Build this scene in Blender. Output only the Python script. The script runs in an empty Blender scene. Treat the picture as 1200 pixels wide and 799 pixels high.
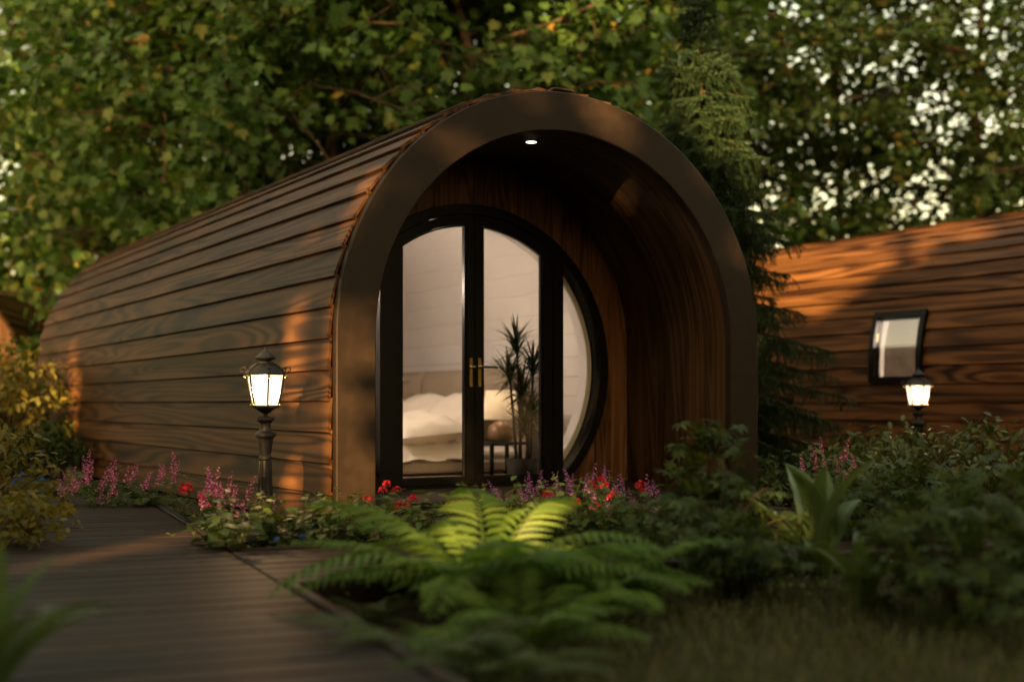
import bpy, math, random
import numpy as np
from mathutils import Vector, Matrix, noise as mnoise
R = math.radians
PI = math.pi
rng = np.random.default_rng(7)
random.seed(7)
scene = bpy.context.scene
C = scene.collection

# ------------------------------------------------------------------ camera, sky, sun, exposure
CAM_H = 0.78
FPX = 1500.0                                   # focal length in photo pixels
cam_d = bpy.data.cameras.new('camera')
cam = bpy.data.objects.new('camera', cam_d); C.objects.link(cam)
cam.location = (0, 0, CAM_H); cam.rotation_euler = (R(90), 0, 0)
cam_d.sensor_width = 36; cam_d.lens = FPX/1200*36
cam_d.shift_y = (473-399.5)/1200
cam_d.clip_end = 2000
cam_d.dof.use_dof = True; cam_d.dof.focus_distance = 8.0; cam_d.dof.aperture_fstop = 0.95
scene.camera = cam

SUN_EL, SUN_DIRXY = R(15), Vector((0.20, 0.98)).normalized()      # light travels this way over the ground
SUN = Vector((SUN_DIRXY.x*math.cos(SUN_EL), SUN_DIRXY.y*math.cos(SUN_EL), -math.sin(SUN_EL)))
world = bpy.data.worlds.new('World'); scene.world = world; world.use_nodes = True
wn = world.node_tree.nodes; wl = world.node_tree.links
sky = wn.new('ShaderNodeTexSky'); sky.sky_type = 'NISHITA'; sky.sun_disc = False
sky.sun_elevation = SUN_EL
sky.sun_rotation = math.atan2(-SUN.x, -SUN.y)
sky.air_density = 1.0; sky.dust_density = 5.0; sky.ozone_density = 0.3
bg = wn['Background']; bg.inputs['Strength'].default_value = 0.14
warm = wn.new('ShaderNodeMix'); warm.data_type = 'RGBA'; warm.blend_type = 'MULTIPLY'
warm.inputs['Factor'].default_value = 1.0
warm.inputs['B'].default_value = (1.0, 0.73, 0.40, 1)
wl.new(sky.outputs['Color'], warm.inputs['A']); wl.new(warm.outputs['Result'], bg.inputs['Color'])

sun_d = bpy.data.lights.new('sun', 'SUN'); sun_d.energy = 5.0; sun_d.angle = R(0.5); sun_d.color = (1.0, 0.56, 0.21)
sun = bpy.data.objects.new('sun', sun_d); C.objects.link(sun)
sun.rotation_euler = SUN.to_track_quat('-Z', 'Y').to_euler()
sun.location = (-8, -20, 12)

scene.view_settings.view_transform = 'Standard'; scene.view_settings.look = 'None'
scene.view_settings.gamma = 1.0; scene.view_settings.use_curve_mapping = False
scene.view_settings.exposure = 2.68
scene.render.engine = 'CYCLES'
scene.cycles.use_denoising = True
scene.cycles.max_bounces = 8; scene.cycles.diffuse_bounces = 4; scene.cycles.transmission_bounces = 4
scene.cycles.transparent_max_bounces = 12
scene.cycles.caustics_reflective = False; scene.cycles.caustics_refractive = False
scene.cycles.sample_clamp_indirect = 6.0

# ------------------------------------------------------------------ helpers
def gp(px, py, z=0.0):
    """photo pixel -> point on the ground (or at height z)"""
    d = (CAM_H-z)*FPX/(py-473.0)
    return Vector(((px-600)/FPX*d, d, z))
def at(px, Y):
    return (px-600)/FPX*Y
def hz(py, Y):
    return CAM_H + (473-py)*Y/FPX

class MB:
    """collects shapes, then builds ONE mesh"""
    def __init__(s): s.v = []; s.f = []; s.uv = []; s.n = 0; s.mi = []
    def add(s, verts, faces, uv=None, mi=0):
        verts = np.asarray(verts, float).reshape(-1, 3)
        s.v.append(verts)
        for f in faces:
            s.f.append([i+s.n for i in f]); s.mi.append(mi)
        if uv is not None: s.uv.append(np.asarray(uv, float).reshape(-1, 2))
        else: s.uv.append(verts[:, :2].copy())
        s.n += len(verts); return s
    def box(s, x0, x1, y0, y1, z0, z1, grain='x', mi=0):
        v = [(x, y, z) for x in (x0, x1) for y in (y0, y1) for z in (z0, z1)]
        f = [(0,1,3,2),(4,6,7,5),(0,4,5,1),(2,3,7,6),(0,2,6,4),(1,5,7,3)]
        if grain == 'x': uv = [(p[0], p[1]+p[2]) for p in v]
        elif grain == 'y': uv = [(p[1], p[0]+p[2]) for p in v]
        else: uv = [(p[2], p[0]+p[1]) for p in v]
        return s.add(v, f, uv, mi)
    def bbox(s, x0, x1, y0, y1, z0, z1, b=0.005, grain='x', mi=0):
        """box with chamfered edges"""
        cx, cy, cz = (x0+x1)/2, (y0+y1)/2, (z0+z1)/2
        hx, hy, hz_ = abs(x1-x0)/2, abs(y1-y0)/2, abs(z1-z0)/2
        b = min(b, hx*.9, hy*.9, hz_*.9)
        v = []; idx = {}
        for sx in (-1,1):
            for sy in (-1,1):
                for sz in (-1,1):
                    for k in range(3):
                        p = [sx*(hx-b), sy*(hy-b), sz*(hz_-b)]
                        p[k] = (sx*hx, sy*hy, sz*hz_)[k]
                        idx[(sx,sy,sz,k)] = len(v); v.append((p[0]+cx, p[1]+cy, p[2]+cz))
        f = []
        for k in range(3):
            for sg in (-1,1):
                q = []
                for a, c in ((-1,-1),(1,-1),(1,1),(-1,1)):
                    t = [0,0,0]; t[k] = sg; t[(k+1)%3] = a; t[(k+2)%3] = c
                    q.append(idx[(t[0],t[1],t[2],k)])
                f.append(q if sg > 0 else q[::-1])
        for k in range(3):                      # edges along axis k
            i, j = (k+1)%3, (k+2)%3
            for a in (-1,1):
                for c in (-1,1):
                    q = []
                    for (e, kk) in ((-1,i),(1,i),(1,j),(-1,j)):
                        t = [0,0,0]; t[k] = e; t[i] = a; t[j] = c
                        q.append(idx[(t[0],t[1],t[2],kk)])
                    f.append(q if a*c < 0 else q[::-1])
        for sx in (-1,1):
            for sy in (-1,1):
                for sz in (-1,1):
                    q = [idx[(sx,sy,sz,k)] for k in range(3)]
                    f.append(q if sx*sy*sz > 0 else q[::-1])
        if grain == 'x': uv = [(p[0], p[1]+p[2]) for p in v]
        elif grain == 'y': uv = [(p[1], p[0]+p[2]) for p in v]
        else: uv = [(p[2], p[0]+p[1]) for p in v]
        return s.add(v, f, uv, mi)
    def tube(s, pts, rad, n=6, cap=True, mi=0):
        pts = [Vector(p) for p in pts]
        if not hasattr(rad, '__len__'): rad = [rad]*len(pts)
        v = []; f = []; uv = []; L = 0
        ref = Vector((0.3, 0.2, 1)).normalized()
        for i, p in enumerate(pts):
            t = (pts[min(i+1, len(pts)-1)]-pts[max(i-1, 0)]).normalized()
            a = t.cross(ref)
            if a.length < 1e-3: a = t.cross(Vector((1,0,0)))
            a.normalize(); b = t.cross(a)
            if i: L += (p-pts[i-1]).length
            for k in range(n):
                an = 2*PI*k/n
                v.append(p+(a*math.cos(an)+b*math.sin(an))*rad[i]); uv.append((L, an*rad[i]))
        for i in range(len(pts)-1):
            for k in range(n):
                f.append((i*n+k, i*n+(k+1)%n, (i+1)*n+(k+1)%n, (i+1)*n+k))
        if cap:
            f.append(tuple(range(n))[::-1]); f.append(tuple(range((len(pts)-1)*n, len(pts)*n)))
        return s.add(v, f, uv, mi)
    def lathe(s, prof, n=16, c=(0,0,0), rot=0, mi=0):
        """prof: list of (r, z)"""
        v = []; f = []
        for r, z in prof:
            for k in range(n):
                an = 2*PI*k/n+rot
                v.append((c[0]+r*math.cos(an), c[1]+r*math.sin(an), c[2]+z))
        for i in range(len(prof)-1):
            for k in range(n):
                f.append((i*n+k, i*n+(k+1)%n, (i+1)*n+(k+1)%n, (i+1)*n+k))
        if prof[0][0] > 1e-4: f.append(tuple(range(n))[::-1])
        if prof[-1][0] > 1e-4: f.append(tuple(range((len(prof)-1)*n, len(prof)*n)))
        return s.add(v, f, None, mi)
    def frame(s, outer, inner, y0, y1, mi=0):
        """solid ring between two loops of equal count given as (x, z), from y0 to y1"""
        n = len(outer)
        v = [(x, y0, z) for x, z in outer]+[(x, y0, z) for x, z in inner]+[(x, y1, z) for x, z in outer]+[(x, y1, z) for x, z in inner]
        f = []
        for i in range(n):
            j = (i+1) % n
            f += [(i, j, n+j, n+i), (2*n+j, 2*n+i, 3*n+i, 3*n+j), (j, i, 2*n+i, 2*n+j), (n+i, n+j, 3*n+j, 3*n+i)]
        return s.add(v, f, [(p[2], p[0]) for p in v], mi)
    def prism(s, loop, y0, y1, mi=0):
        n = len(loop)
        v = [(x, y0, z) for x, z in loop]+[(x, y1, z) for x, z in loop]
        f = [tuple(range(n)), tuple(range(2*n-1, n-1, -1))]
        for i in range(n):
            j = (i+1) % n; f.append((j, i, n+i, n+j))
        return s.add(v, f, [(p[2], p[0]) for p in v], mi)
    def mesh(s, name, mats, smooth=False, angle=None):
        me = bpy.data.meshes.new(name)
        V = np.concatenate(s.v) if s.v else np.zeros((0,3))
        me.from_pydata(V.tolist(), [], s.f)
        uvl = me.uv_layers.new(name='UVMap')
        UV = np.concatenate(s.uv)
        li = np.empty(len(me.loops), np.int32); me.loops.foreach_get('vertex_index', li)
        uvl.data.foreach_set('uv', UV[li].ravel())
        if not isinstance(mats, (list, tuple)): mats = [mats]
        for m in mats: me.materials.append(m)
        if len(mats) > 1: me.polygons.foreach_set('material_index', s.mi)
        me.update()
        if smooth:
            me.polygons.foreach_set('use_smooth', [True]*len(me.polygons))
            if angle is not None:
                me.set_sharp_from_angle(angle=R(angle))
        return me

def np_mesh(name, V, F, mat, smooth=False):
    """fast mesh from equal-sized faces"""
    me = bpy.data.meshes.new(name)
    V = np.ascontiguousarray(V, np.float32); F = np.ascontiguousarray(F, np.int32)
    k = F.shape[1]
    me.vertices.add(len(V)); me.vertices.foreach_set('co', V.ravel())
    me.loops.add(F.size); me.loops.foreach_set('vertex_index', F.ravel())
    me.polygons.add(len(F))
    me.polygons.foreach_set('loop_start', np.arange(0, F.size, k, dtype=np.int32))
    me.polygons.foreach_set('loop_total', np.full(len(F), k, np.int32))
    if smooth: me.polygons.foreach_set('use_smooth', np.ones(len(F), bool))
    me.update(calc_edges=True); me.materials.append(mat)
    return me

def obj(name, me, parent=None, loc=None, rot=None, mat=None):
    o = bpy.data.objects.new(name, me); C.objects.link(o)
    if parent is not None: o.parent = parent
    if mat is not None: o.matrix_basis = mat
    else:
        if loc is not None: o.location = loc
        if rot is not None: o.rotation_euler = rot
    return o
def tag(o, label=None, cat=None, group=None, kind=None):
    if label: o['label'] = label
    if cat: o['category'] = cat
    if group: o['group'] = group
    if kind: o['kind'] = kind
    return o
def thing(name, label, cat, loc=(0,0,0), rz=0, group=None):
    o = bpy.data.objects.new(name, None); C.objects.link(o)
    o.empty_display_size = 0.2
    o.location = loc; o.rotation_euler = (0, 0, rz)
    return tag(o, label, cat, group)

def norm(a): return a/np.maximum(np.linalg.norm(a, axis=-1, keepdims=True), 1e-9)
def scatter(T, F, pos, ax, nr, size, width=None):
    """place template T (x across, y along, z normal) at pos with axis ax, approximate normal nr"""
    ax = norm(np.asarray(ax, float)); nr = np.asarray(nr, float)
    nr = norm(nr - ax*np.sum(ax*nr, axis=1, keepdims=True)); xx = np.cross(ax, nr)
    size = np.asarray(size, float).reshape(-1, 1, 1)
    w = size if width is None else np.asarray(width, float).reshape(-1, 1, 1)
    V = pos[:, None, :] + T[None, :, 0:1]*xx[:, None, :]*w + T[None, :, 1:2]*ax[:, None, :]*size + T[None, :, 2:3]*nr[:, None, :]*size
    N, k = len(pos), len(T)
    FF = F[None, :, :] + (np.arange(N)*k)[:, None, None]
    return V.reshape(-1, 3), FF.reshape(-1, F.shape[1])
def join(parts):
    V = []; F = []; n = 0
    for v, f in parts:
        V.append(v); F.append(f+n); n += len(v)
    return np.concatenate(V), np.concatenate(F)

# ------------------------------------------------------------------ materials
def newmat(name):
    m = bpy.data.materials.new(name); m.use_nodes = True
    nt = m.node_tree; nt.nodes.clear()
    out = nt.nodes.new('ShaderNodeOutputMaterial')
    return m, nt, nt.nodes, nt.links, out
def math_node(N, L, op, a, b=None):
    n = N.new('ShaderNodeMath'); n.operation = op
    for i, x in enumerate((a, b)):
        if x is None: continue
        if isinstance(x, (int, float)): n.inputs[i].default_value = x
        else: L.new(x, n.inputs[i])
    return n.outputs[0]
def ramp(N, L, fac, stops):
    r = N.new('ShaderNodeValToRGB')
    el = r.color_ramp.elements
    while len(el) < len(stops): el.new(0.5)
    for e, (p, c) in zip(el, stops):
        e.position = p; e.color = (*c, 1)
    L.new(fac, r.inputs[0]); return r.outputs[0]

def wood(name, dark, mid, light, rough=0.5, rings=5.5, su=0.24, sv=3.6, bump=0.15, var=0.35, tint=(1,1,1)):
    """UV.x runs along the grain, in metres; each board takes its own piece of the pattern"""
    m, nt, N, L, out = newmat(name)
    b = N.new('ShaderNodeBsdfPrincipled'); L.new(b.outputs[0], out.inputs[0])
    uv = N.new('ShaderNodeUVMap'); uv.uv_map = 'UVMap'
    oi = N.new('ShaderNodeObjectInfo')
    sx = N.new('ShaderNodeSeparateXYZ'); L.new(uv.outputs[0], sx.inputs[0])
    ou = math_node(N, L, 'MULTIPLY', oi.outputs['Random'], 57.0)
    ov = math_node(N, L, 'MULTIPLY', oi.outputs['Random'], 191.0)
    U = math_node(N, L, 'ADD', sx.outputs[0], ou); V = math_node(N, L, 'ADD', sx.outputs[1], ov)
    def vec(a, c, w=0.0):
        cb = N.new('ShaderNodeCombineXYZ')
        L.new(math_node(N, L, 'MULTIPLY', U, a), cb.inputs[0]); L.new(math_node(N, L, 'MULTIPLY', V, c), cb.inputs[1])
        cb.inputs[2].default_value = w; return cb.outputs[0]
    def noise(v, detail, rgh=0.5, dist=0.0):
        n = N.new('ShaderNodeTexNoise'); n.inputs['Scale'].default_value = 1; n.inputs['Detail'].default_value = detail
        n.inputs['Roughness'].default_value = rgh; n.inputs['Distortion'].default_value = dist
        L.new(v, n.inputs['Vector']); return n.outputs['Fac']
    big = noise(vec(su, sv), 1.5, 0.35, 0.6)
    ph = math_node(N, L, 'MULTIPLY', big, rings*2*PI/6.28*2.2)
    fr = math_node(N, L, 'ADD', math_node(N, L, 'MULTIPLY', math_node(N, L, 'SINE', math_node(N, L, 'MULTIPLY', ph, 6.283)), 0.5), 0.5)
    # soft early wood -> harder late wood line, stronger in some places than in others
    tri = math_node(N, L, 'MULTIPLY', math_node(N, L, 'POWER', fr, 1.6), math_node(N, L, 'ADD', math_node(N, L, 'MULTIPLY', noise(vec(0.5, 4.0, 11.0), 1), 1.3), 0.05))
    fine = noise(vec(3.0, 130.0, 3.0), 3, 0.6)
    tone = noise(vec(0.42, 5.0, 7.0), 3, 0.55, 0.8)
    s1 = math_node(N, L, 'MULTIPLY', tri, 0.44)
    s2 = math_node(N, L, 'MULTIPLY', fine, 0.30)
    s3 = math_node(N, L, 'MULTIPLY', tone, 0.80)
    s = math_node(N, L, 'ADD', math_node(N, L, 'SUBTRACT', s3, s1), s2)
    col = ramp(N, L, s, [(0.10, dark), (0.38, mid), (0.62, light)])
    hs = N.new('ShaderNodeHueSaturation'); L.new(col, hs.inputs['Color'])
    vv = math_node(N, L, 'ADD', math_node(N, L, 'MULTIPLY', oi.outputs['Random'], var), 1-var/2)
    L.new(vv, hs.inputs['Value'])
    b.inputs['Specular IOR Level'].default_value = 0.16
    L.new(hs.outputs[0], b.inputs['Base Color'])
    L.new(math_node(N, L, 'ADD', math_node(N, L, 'MULTIPLY', fine, 0.22), rough-0.1), b.inputs['Roughness'])
    bp = N.new('ShaderNodeBump'); bp.inputs['Strength'].default_value = bump; bp.inputs['Distance'].default_value = 0.004
    L.new(math_node(N, L, 'SUBTRACT', fine, s1), bp.inputs['Height']); L.new(bp.outputs[0], b.inputs['Normal'])
    return m

def plain(name, col, rough=0.5, metal=0.0, spec=0.5, nscale=0.0, namt=0.15, bump=0.0, coat=0.0):
    m, nt, N, L, out = newmat(name)
    b = N.new('ShaderNodeBsdfPrincipled'); L.new(b.outputs[0], out.inputs[0])
    b.inputs['Base Color'].default_value = (*col, 1); b.inputs['Roughness'].default_value = rough
    b.inputs['Metallic'].default_value = metal; b.inputs['Specular IOR Level'].default_value = spec
    if nscale:
        tc = N.new('ShaderNodeTexCoord'); n = N.new('ShaderNodeTexNoise')
        n.inputs['Scale'].default_value = nscale; n.inputs['Detail'].default_value = 5
        L.new(tc.outputs['Object'], n.inputs['Vector'])
        c = ramp(N, L, n.outputs['Fac'], [(0.25, tuple(x*(1-namt) for x in col)), (0.75, tuple(min(1, x*(1+namt)) for x in col))])
        L.new(c, b.inputs['Base Color'])
        rr = math_node(N, L, 'ADD', math_node(N, L, 'MULTIPLY', n.outputs['Fac'], 0.25), rough-0.12)
        L.new(rr, b.inputs['Roughness'])
        if bump:
            bp = N.new('ShaderNodeBump'); bp.inputs['Strength'].default_value = bump; bp.inputs['Distance'].default_value = 0.01
            L.new(n.outputs['Fac'], bp.inputs['Height']); L.new(bp.outputs[0], b.inputs['Normal'])
    return m

def leafmat(name, stops, trans=0.35, rough=0.45, spec=0.2, tcol=(1.5, 1.25, 0.45)):
    """stops: colours spread over the leaves, one random value per leaf"""
    m, nt, N, L, out = newmat(name)
    g = N.new('ShaderNodeNewGeometry')
    oi = N.new('ShaderNodeObjectInfo')
    r = math_node(N, L, 'FRACT', math_node(N, L, 'ADD', g.outputs['Random Per Island'], math_node(N, L, 'MULTIPLY', oi.outputs['Random'], 0.0)))
    col = ramp(N, L, r, stops)
    n = N.new('ShaderNodeTexNoise'); n.inputs['Scale'].default_value = 9; n.inputs['Detail'].default_value = 2
    L.new(g.outputs['Position'], n.inputs['Vector'])
    hs = N.new('ShaderNodeHueSaturation'); L.new(col, hs.inputs['Color'])
    L.new(math_node(N, L, 'ADD', math_node(N, L, 'MULTIPLY', n.outputs['Fac'], 0.7), 0.65), hs.inputs['Value'])
    b = N.new('ShaderNodeBsdfPrincipled'); L.new(hs.outputs[0], b.inputs['Base Color'])
    b.inputs['Roughness'].default_value = rough; b.inputs['Specular IOR Level'].default_value = spec
    t = N.new('ShaderNodeBsdfTranslucent')
    mx2 = N.new('ShaderNodeMix'); mx2.data_type = 'RGBA'; mx2.blend_type = 'MULTIPLY'; mx2.inputs['Factor'].default_value = 1
    L.new(hs.outputs[0], mx2.inputs['A']); mx2.inputs['B'].default_value = (*tcol, 1)
    L.new(mx2.outputs['Result'], t.inputs['Color'])
    mx = N.new('ShaderNodeMixShader'); mx.inputs[0].default_value = trans
    L.new(b.outputs[0], mx.inputs[1]); L.new(t.outputs[0], mx.inputs[2]); L.new(mx.outputs[0], out.inputs[0])
    return m

def emit(name, col, strength):
    m, nt, N, L, out = newmat(name)
    e = N.new('ShaderNodeEmission'); e.inputs[0].default_value = (*col, 1); e.inputs[1].default_value = strength
    L.new(e.outputs[0], out.inputs[0]); return m

def glass(name, tint=(0.96, 0.97, 0.95), refl=1.0):
    m, nt, N, L, out = newmat(name)
    t = N.new('ShaderNodeBsdfTransparent'); t.inputs[0].default_value = (*tint, 1)
    g = N.new('ShaderNodeBsdfGlossy'); g.inputs['Roughness'].default_value = 0.015
    fr = N.new('ShaderNodeFresnel'); fr.inputs[0].default_value = 1.5
    mx = N.new('ShaderNodeMixShader')
    L.new(math_node(N, L, 'MULTIPLY', fr.outputs[0], refl), mx.inputs[0])
    L.new(t.outputs[0], mx.inputs[1]); L.new(g.outputs[0], mx.inputs[2]); L.new(mx.outputs[0], out.inputs[0])
    return m

M = {}
M['clad'] = wood('cladding_wood', (0.0070,0.0029,0.0010), (0.045,0.0195,0.0064), (0.104,0.0490,0.0170), 0.52)
M['lining'] = wood('lining_wood', (0.020,0.0112,0.0052), (0.046,0.0265,0.0120), (0.082,0.049,0.023), 0.45, rings=4.5, su=0.30, sv=3.6)
M['wallboard'] = wood('porch_wall_wood', (0.022,0.0094,0.0045), (0.072,0.034,0.0155), (0.13,0.066,0.031), 0.42, rings=5, su=0.4, sv=6)
M['deck'] = wood('deck_wood', (0.0045,0.0025,0.0015), (0.0115,0.0064,0.0038), (0.0205,0.0118,0.0072), 0.55, rings=5, su=0.6, sv=7, bump=0.3, var=0.7)
M['endgrain'] = wood('rear_wall_wood', (0.04,0.018,0.008), (0.12,0.06,0.028), (0.2,0.11,0.05), 0.55)
M['fascia'] = plain('fascia_bronze', (0.0140,0.0094,0.0062), 0.5, 0.0, 0.2, 14, 0.2, 0.05)
M['black'] = plain('black_frame', (0.0030,0.0028,0.0026), 0.33, 0.0, 0.18)
M['dark'] = plain('dark_shell', (0.02,0.015,0.012), 0.8)
M['white'] = plain('white_paint', (0.74,0.71,0.67), 0.5, 0, 0.3, 3, 0.02)
M['brass'] = plain('brass', (0.55,0.38,0.13), 0.25, 1.0)
M['chrome'] = plain('chrome', (0.7,0.7,0.7), 0.15, 1.0)
M['glass'] = glass('door_glass')
M['glass2'] = glass('window_glass', refl=0.8)
M['floor'] = wood('oak_floor', (0.09,0.06,0.035), (0.22,0.15,0.09), (0.32,0.23,0.15), 0.45)
M['linen'] = plain('linen', (0.72,0.66,0.57), 0.85, 0, 0.2, 60, 0.05, 0.1)
M['upholstery'] = plain('upholstery', (0.30,0.24,0.18), 0.9, 0, 0.1, 90, 0.15, 0.3)
M['bedbase'] = plain('bed_base_fabric', (0.42,0.36,0.29), 0.9, 0, 0.1, 90, 0.12, 0.3)
M['ceramic'] = plain('lamp_ceramic', (0.19,0.085,0.040), 0.35, 0, 0.5, 12, 0.25)

M['iron'] = plain('cast_iron', (0.017,0.017,0.018), 0.45, 0.15, 0.4, 26, 0.45, 0.35)
M['pot'] = plain('plant_pot', (0.02,0.02,0.02), 0.5)
M['bark'] = plain('bark', (0.055,0.040,0.028), 0.9, 0, 0.1, 9, 0.5, 0.9)
M['stem'] = plain('plant_stem', (0.045,0.060,0.022), 0.6, 0, 0.3, 8, 0.3)
M['woodystem'] = plain('woody_stem', (0.060,0.042,0.026), 0.8, 0, 0.2, 12, 0.3)
M['porchlight'] = emit('downlight_lens', (1.0,0.93,0.82), 0.7)
m, nt, N, L, out = newmat('lantern_glass')
e = N.new('ShaderNodeEmission'); e.inputs[0].default_value = (1.0, 0.72, 0.46, 1); e.inputs[1].default_value = 0.42
t_ = N.new('ShaderNodeBsdfTransparent'); mx = N.new('ShaderNodeMixShader'); mx.inputs[0].default_value = 0.5
L.new(t_.outputs[0], mx.inputs[1]); L.new(e.outputs[0], mx.inputs[2]); L.new(mx.outputs[0], out.inputs[0])
M['lantern'] = m
m, nt, N, L, out = newmat('lantern_bulb')
e = N.new('ShaderNodeEmission'); e.inputs[0].default_value = (1.0, 0.70, 0.42, 1); e.inputs[1].default_value = 2.0
t_ = N.new('ShaderNodeBsdfTransparent'); mx = N.new('ShaderNodeMixShader'); mx.inputs[0].default_value = 0.4
L.new(t_.outputs[0], mx.inputs[1]); L.new(e.outputs[0], mx.inputs[2]); L.new(mx.outputs[0], out.inputs[0])
M['lantern_bulb'] = m

M['maple'] = leafmat('maple_leaves', [(0.0,(0.022,0.055,0.014)), (0.4,(0.044,0.096,0.023)), (0.88,(0.074,0.136,0.032)), (0.98,(0.115,0.140,0.030)), (1.0,(0.22,0.14,0.026))], 0.34, tcol=(1.15, 1.25, 0.5))
M['beech'] = leafmat('beech_leaves', [(0.0,(0.024,0.050,0.015)), (0.5,(0.042,0.082,0.022)), (0.94,(0.064,0.112,0.027)), (0.98,(0.13,0.115,0.024)), (1.0,(0.20,0.125,0.024))], 0.36, tcol=(1.25, 1.25, 0.5))
M['spruce'] = leafmat('spruce_needles', [(0.0,(0.011,0.027,0.014)), (0.6,(0.021,0.046,0.022)), (1.0,(0.044,0.074,0.027))], 0.08, 0.5, 0.12, tcol=(1.0, 1.2, 0.6))
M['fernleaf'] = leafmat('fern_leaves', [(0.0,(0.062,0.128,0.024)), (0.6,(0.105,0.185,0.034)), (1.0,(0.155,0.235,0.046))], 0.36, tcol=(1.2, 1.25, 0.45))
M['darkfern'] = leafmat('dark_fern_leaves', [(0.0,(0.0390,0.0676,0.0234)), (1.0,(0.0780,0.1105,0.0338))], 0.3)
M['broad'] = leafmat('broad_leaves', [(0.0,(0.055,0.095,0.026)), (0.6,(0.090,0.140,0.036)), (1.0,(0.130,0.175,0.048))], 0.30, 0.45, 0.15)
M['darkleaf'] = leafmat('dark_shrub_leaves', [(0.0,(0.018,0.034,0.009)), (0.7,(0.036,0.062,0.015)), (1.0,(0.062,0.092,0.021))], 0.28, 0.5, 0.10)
M['rhodo'] = leafmat('rhododendron_leaves', [(0.0,(0.0420,0.0660,0.0264)), (0.7,(0.0720,0.1020,0.0384)), (1.0,(0.1020,0.1260,0.0420))], 0.25, 0.38)
M['yellowleaf'] = leafmat('yellow_green_leaves', [(0.0,(0.065,0.072,0.016)), (0.6,(0.115,0.115,0.024)), (1.0,(0.20,0.16,0.030))], 0.45)
M['strap'] = leafmat('strap_leaves', [(0.0,(0.055,0.105,0.040)), (1.0,(0.10,0.155,0.065))], 0.25, 0.35)
M['grass'] = leafmat('grass_blades', [(0.0,(0.040,0.055,0.024)), (0.6,(0.070,0.086,0.040)), (1.0,(0.14,0.14,0.075))], 0.3)
M['litter'] = leafmat('leaf_litter', [(0.0,(0.035,0.022,0.012)), (0.6,(0.075,0.048,0.022)), (1.0,(0.14,0.09,0.035))], 0.1)
M['blind'] = leafmat('blind_cloth', [(0,(0.48,0.45,0.42)),(1,(0.48,0.45,0.42))], 0.5, 0.9, 0.0, (1, 0.96, 0.92))
M['dracaena'] = leafmat('dracaena_leaves', [(0.0,(0.020,0.030,0.012)), (1.0,(0.048,0.066,0.022))], 0.15)
M['pink'] = leafmat('pink_petals', [(0.0,(0.33,0.07,0.24)), (0.6,(0.50,0.15,0.38)), (1.0,(0.66,0.32,0.54))], 0.3)
M['violet'] = leafmat('violet_petals', [(0.0,(0.22,0.06,0.30)), (0.6,(0.36,0.14,0.42)), (1.0,(0.52,0.28,0.55))], 0.3)
M['red'] = leafmat('red_petals', [(0.0,(0.30,0.008,0.015)), (0.7,(0.50,0.018,0.03)), (1.0,(0.62,0.05,0.09))], 0.25)
M['blue'] = leafmat('blue_petals', [(0.0,(0.03,0.08,0.40)), (1.0,(0.06,0.18,0.60))], 0.25)

# ground: dark woodland soil with moss and dry patches
m, nt, N, L, out = newmat('soil')
b = N.new('ShaderNodeBsdfPrincipled'); L.new(b.outputs[0], out.inputs[0]); b.inputs['Roughness'].default_value = 0.95
b.inputs['Specular IOR Level'].default_value = 0.15
tc = N.new('ShaderNodeTexCoord')
def _n(sc, d=6):
    n = N.new('ShaderNodeTexNoise'); n.inputs['Scale'].default_value = sc; n.inputs['Detail'].default_value = d
    L.new(tc.outputs['Object'], n.inputs['Vector']); return n.outputs['Fac']
a1 = _n(1.1); a2 = _n(30)
s = math_node(N, L, 'ADD', math_node(N, L, 'MULTIPLY', a1, 0.6), math_node(N, L, 'MULTIPLY', a2, 0.4))
L.new(ramp(N, L, s, [(0.32,(0.016,0.012,0.008)), (0.48,(0.036,0.030,0.016)), (0.58,(0.062,0.052,0.026)), (0.72,(0.10,0.080,0.044))]), b.inputs['Base Color'])
bp = N.new('ShaderNodeBump'); bp.inputs['Strength'].default_value = 0.9; bp.inputs['Distance'].default_value = 0.03
L.new(a2, bp.inputs['Height']); L.new(bp.outputs[0], b.inputs['Normal'])
M['soil'] = m

# ------------------------------------------------------------------ ground and boardwalk
gm = MB()
gx = [-400,-60,-20,-10,-5,0,5,10,20,60,400]
gv = [(x, y+12, 0) for y in gx for x in gx]
gf = [(j*11+i, j*11+i+1, (j+1)*11+i+1, (j+1)*11+i) for j in range(10) for i in range(10)]
gm.add(gv, gf)
ground = tag(obj('ground', gm.mesh('ground', M['soil'])), kind='structure')

WDIR = Vector((-0.378, 0.926, 0)).normalized(); WPER = Vector((WDIR.y, -WDIR.x, 0))   # along the walk, across to the right
PA = Vector((-0.335, 3.59, 0))                      # a point on the right edge
path = bpy.data.objects.new('path', None); C.objects.link(path); tag(path, 'dark stained timber boardwalk with a branch towards the pod', kind='structure')
PW = 1.50; BW = 0.165
pm_main = MB().bbox(-PW, 0.0, 0.0, BW-0.011, 0.0, 0.032, 0.006, 'x').mesh('walk_plank', M['deck'])
def angz(d): return math.atan2(d.y, d.x)
rotm = angz(WPER)
for i in range(-30, 58):
    p = PA + WDIR*(i*BW)
    # the walk bends gently to the left far away
    bend = max(0.0, i*BW-5.2); off = -WPER*(0.035*bend*bend)
    o = obj('plank', pm_main, path, p+off+Vector((0,0,0.05+random.uniform(-.0015,.0015))), (0, 0, rotm+random.uniform(-.003,.003)+0.07*min(bend,3)/3))
br_s = PA + WDIR*1.50
BL = 5.6; BWID = 1.22
nbb = 7; BWID = nbb*BW; br_s = PA + WDIR*(9*BW)
pm_br = MB().bbox(0.0, BL, 0.0, BW-0.011, 0.0, 0.032, 0.006, 'x').mesh('branch_plank', M['deck'])
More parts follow.
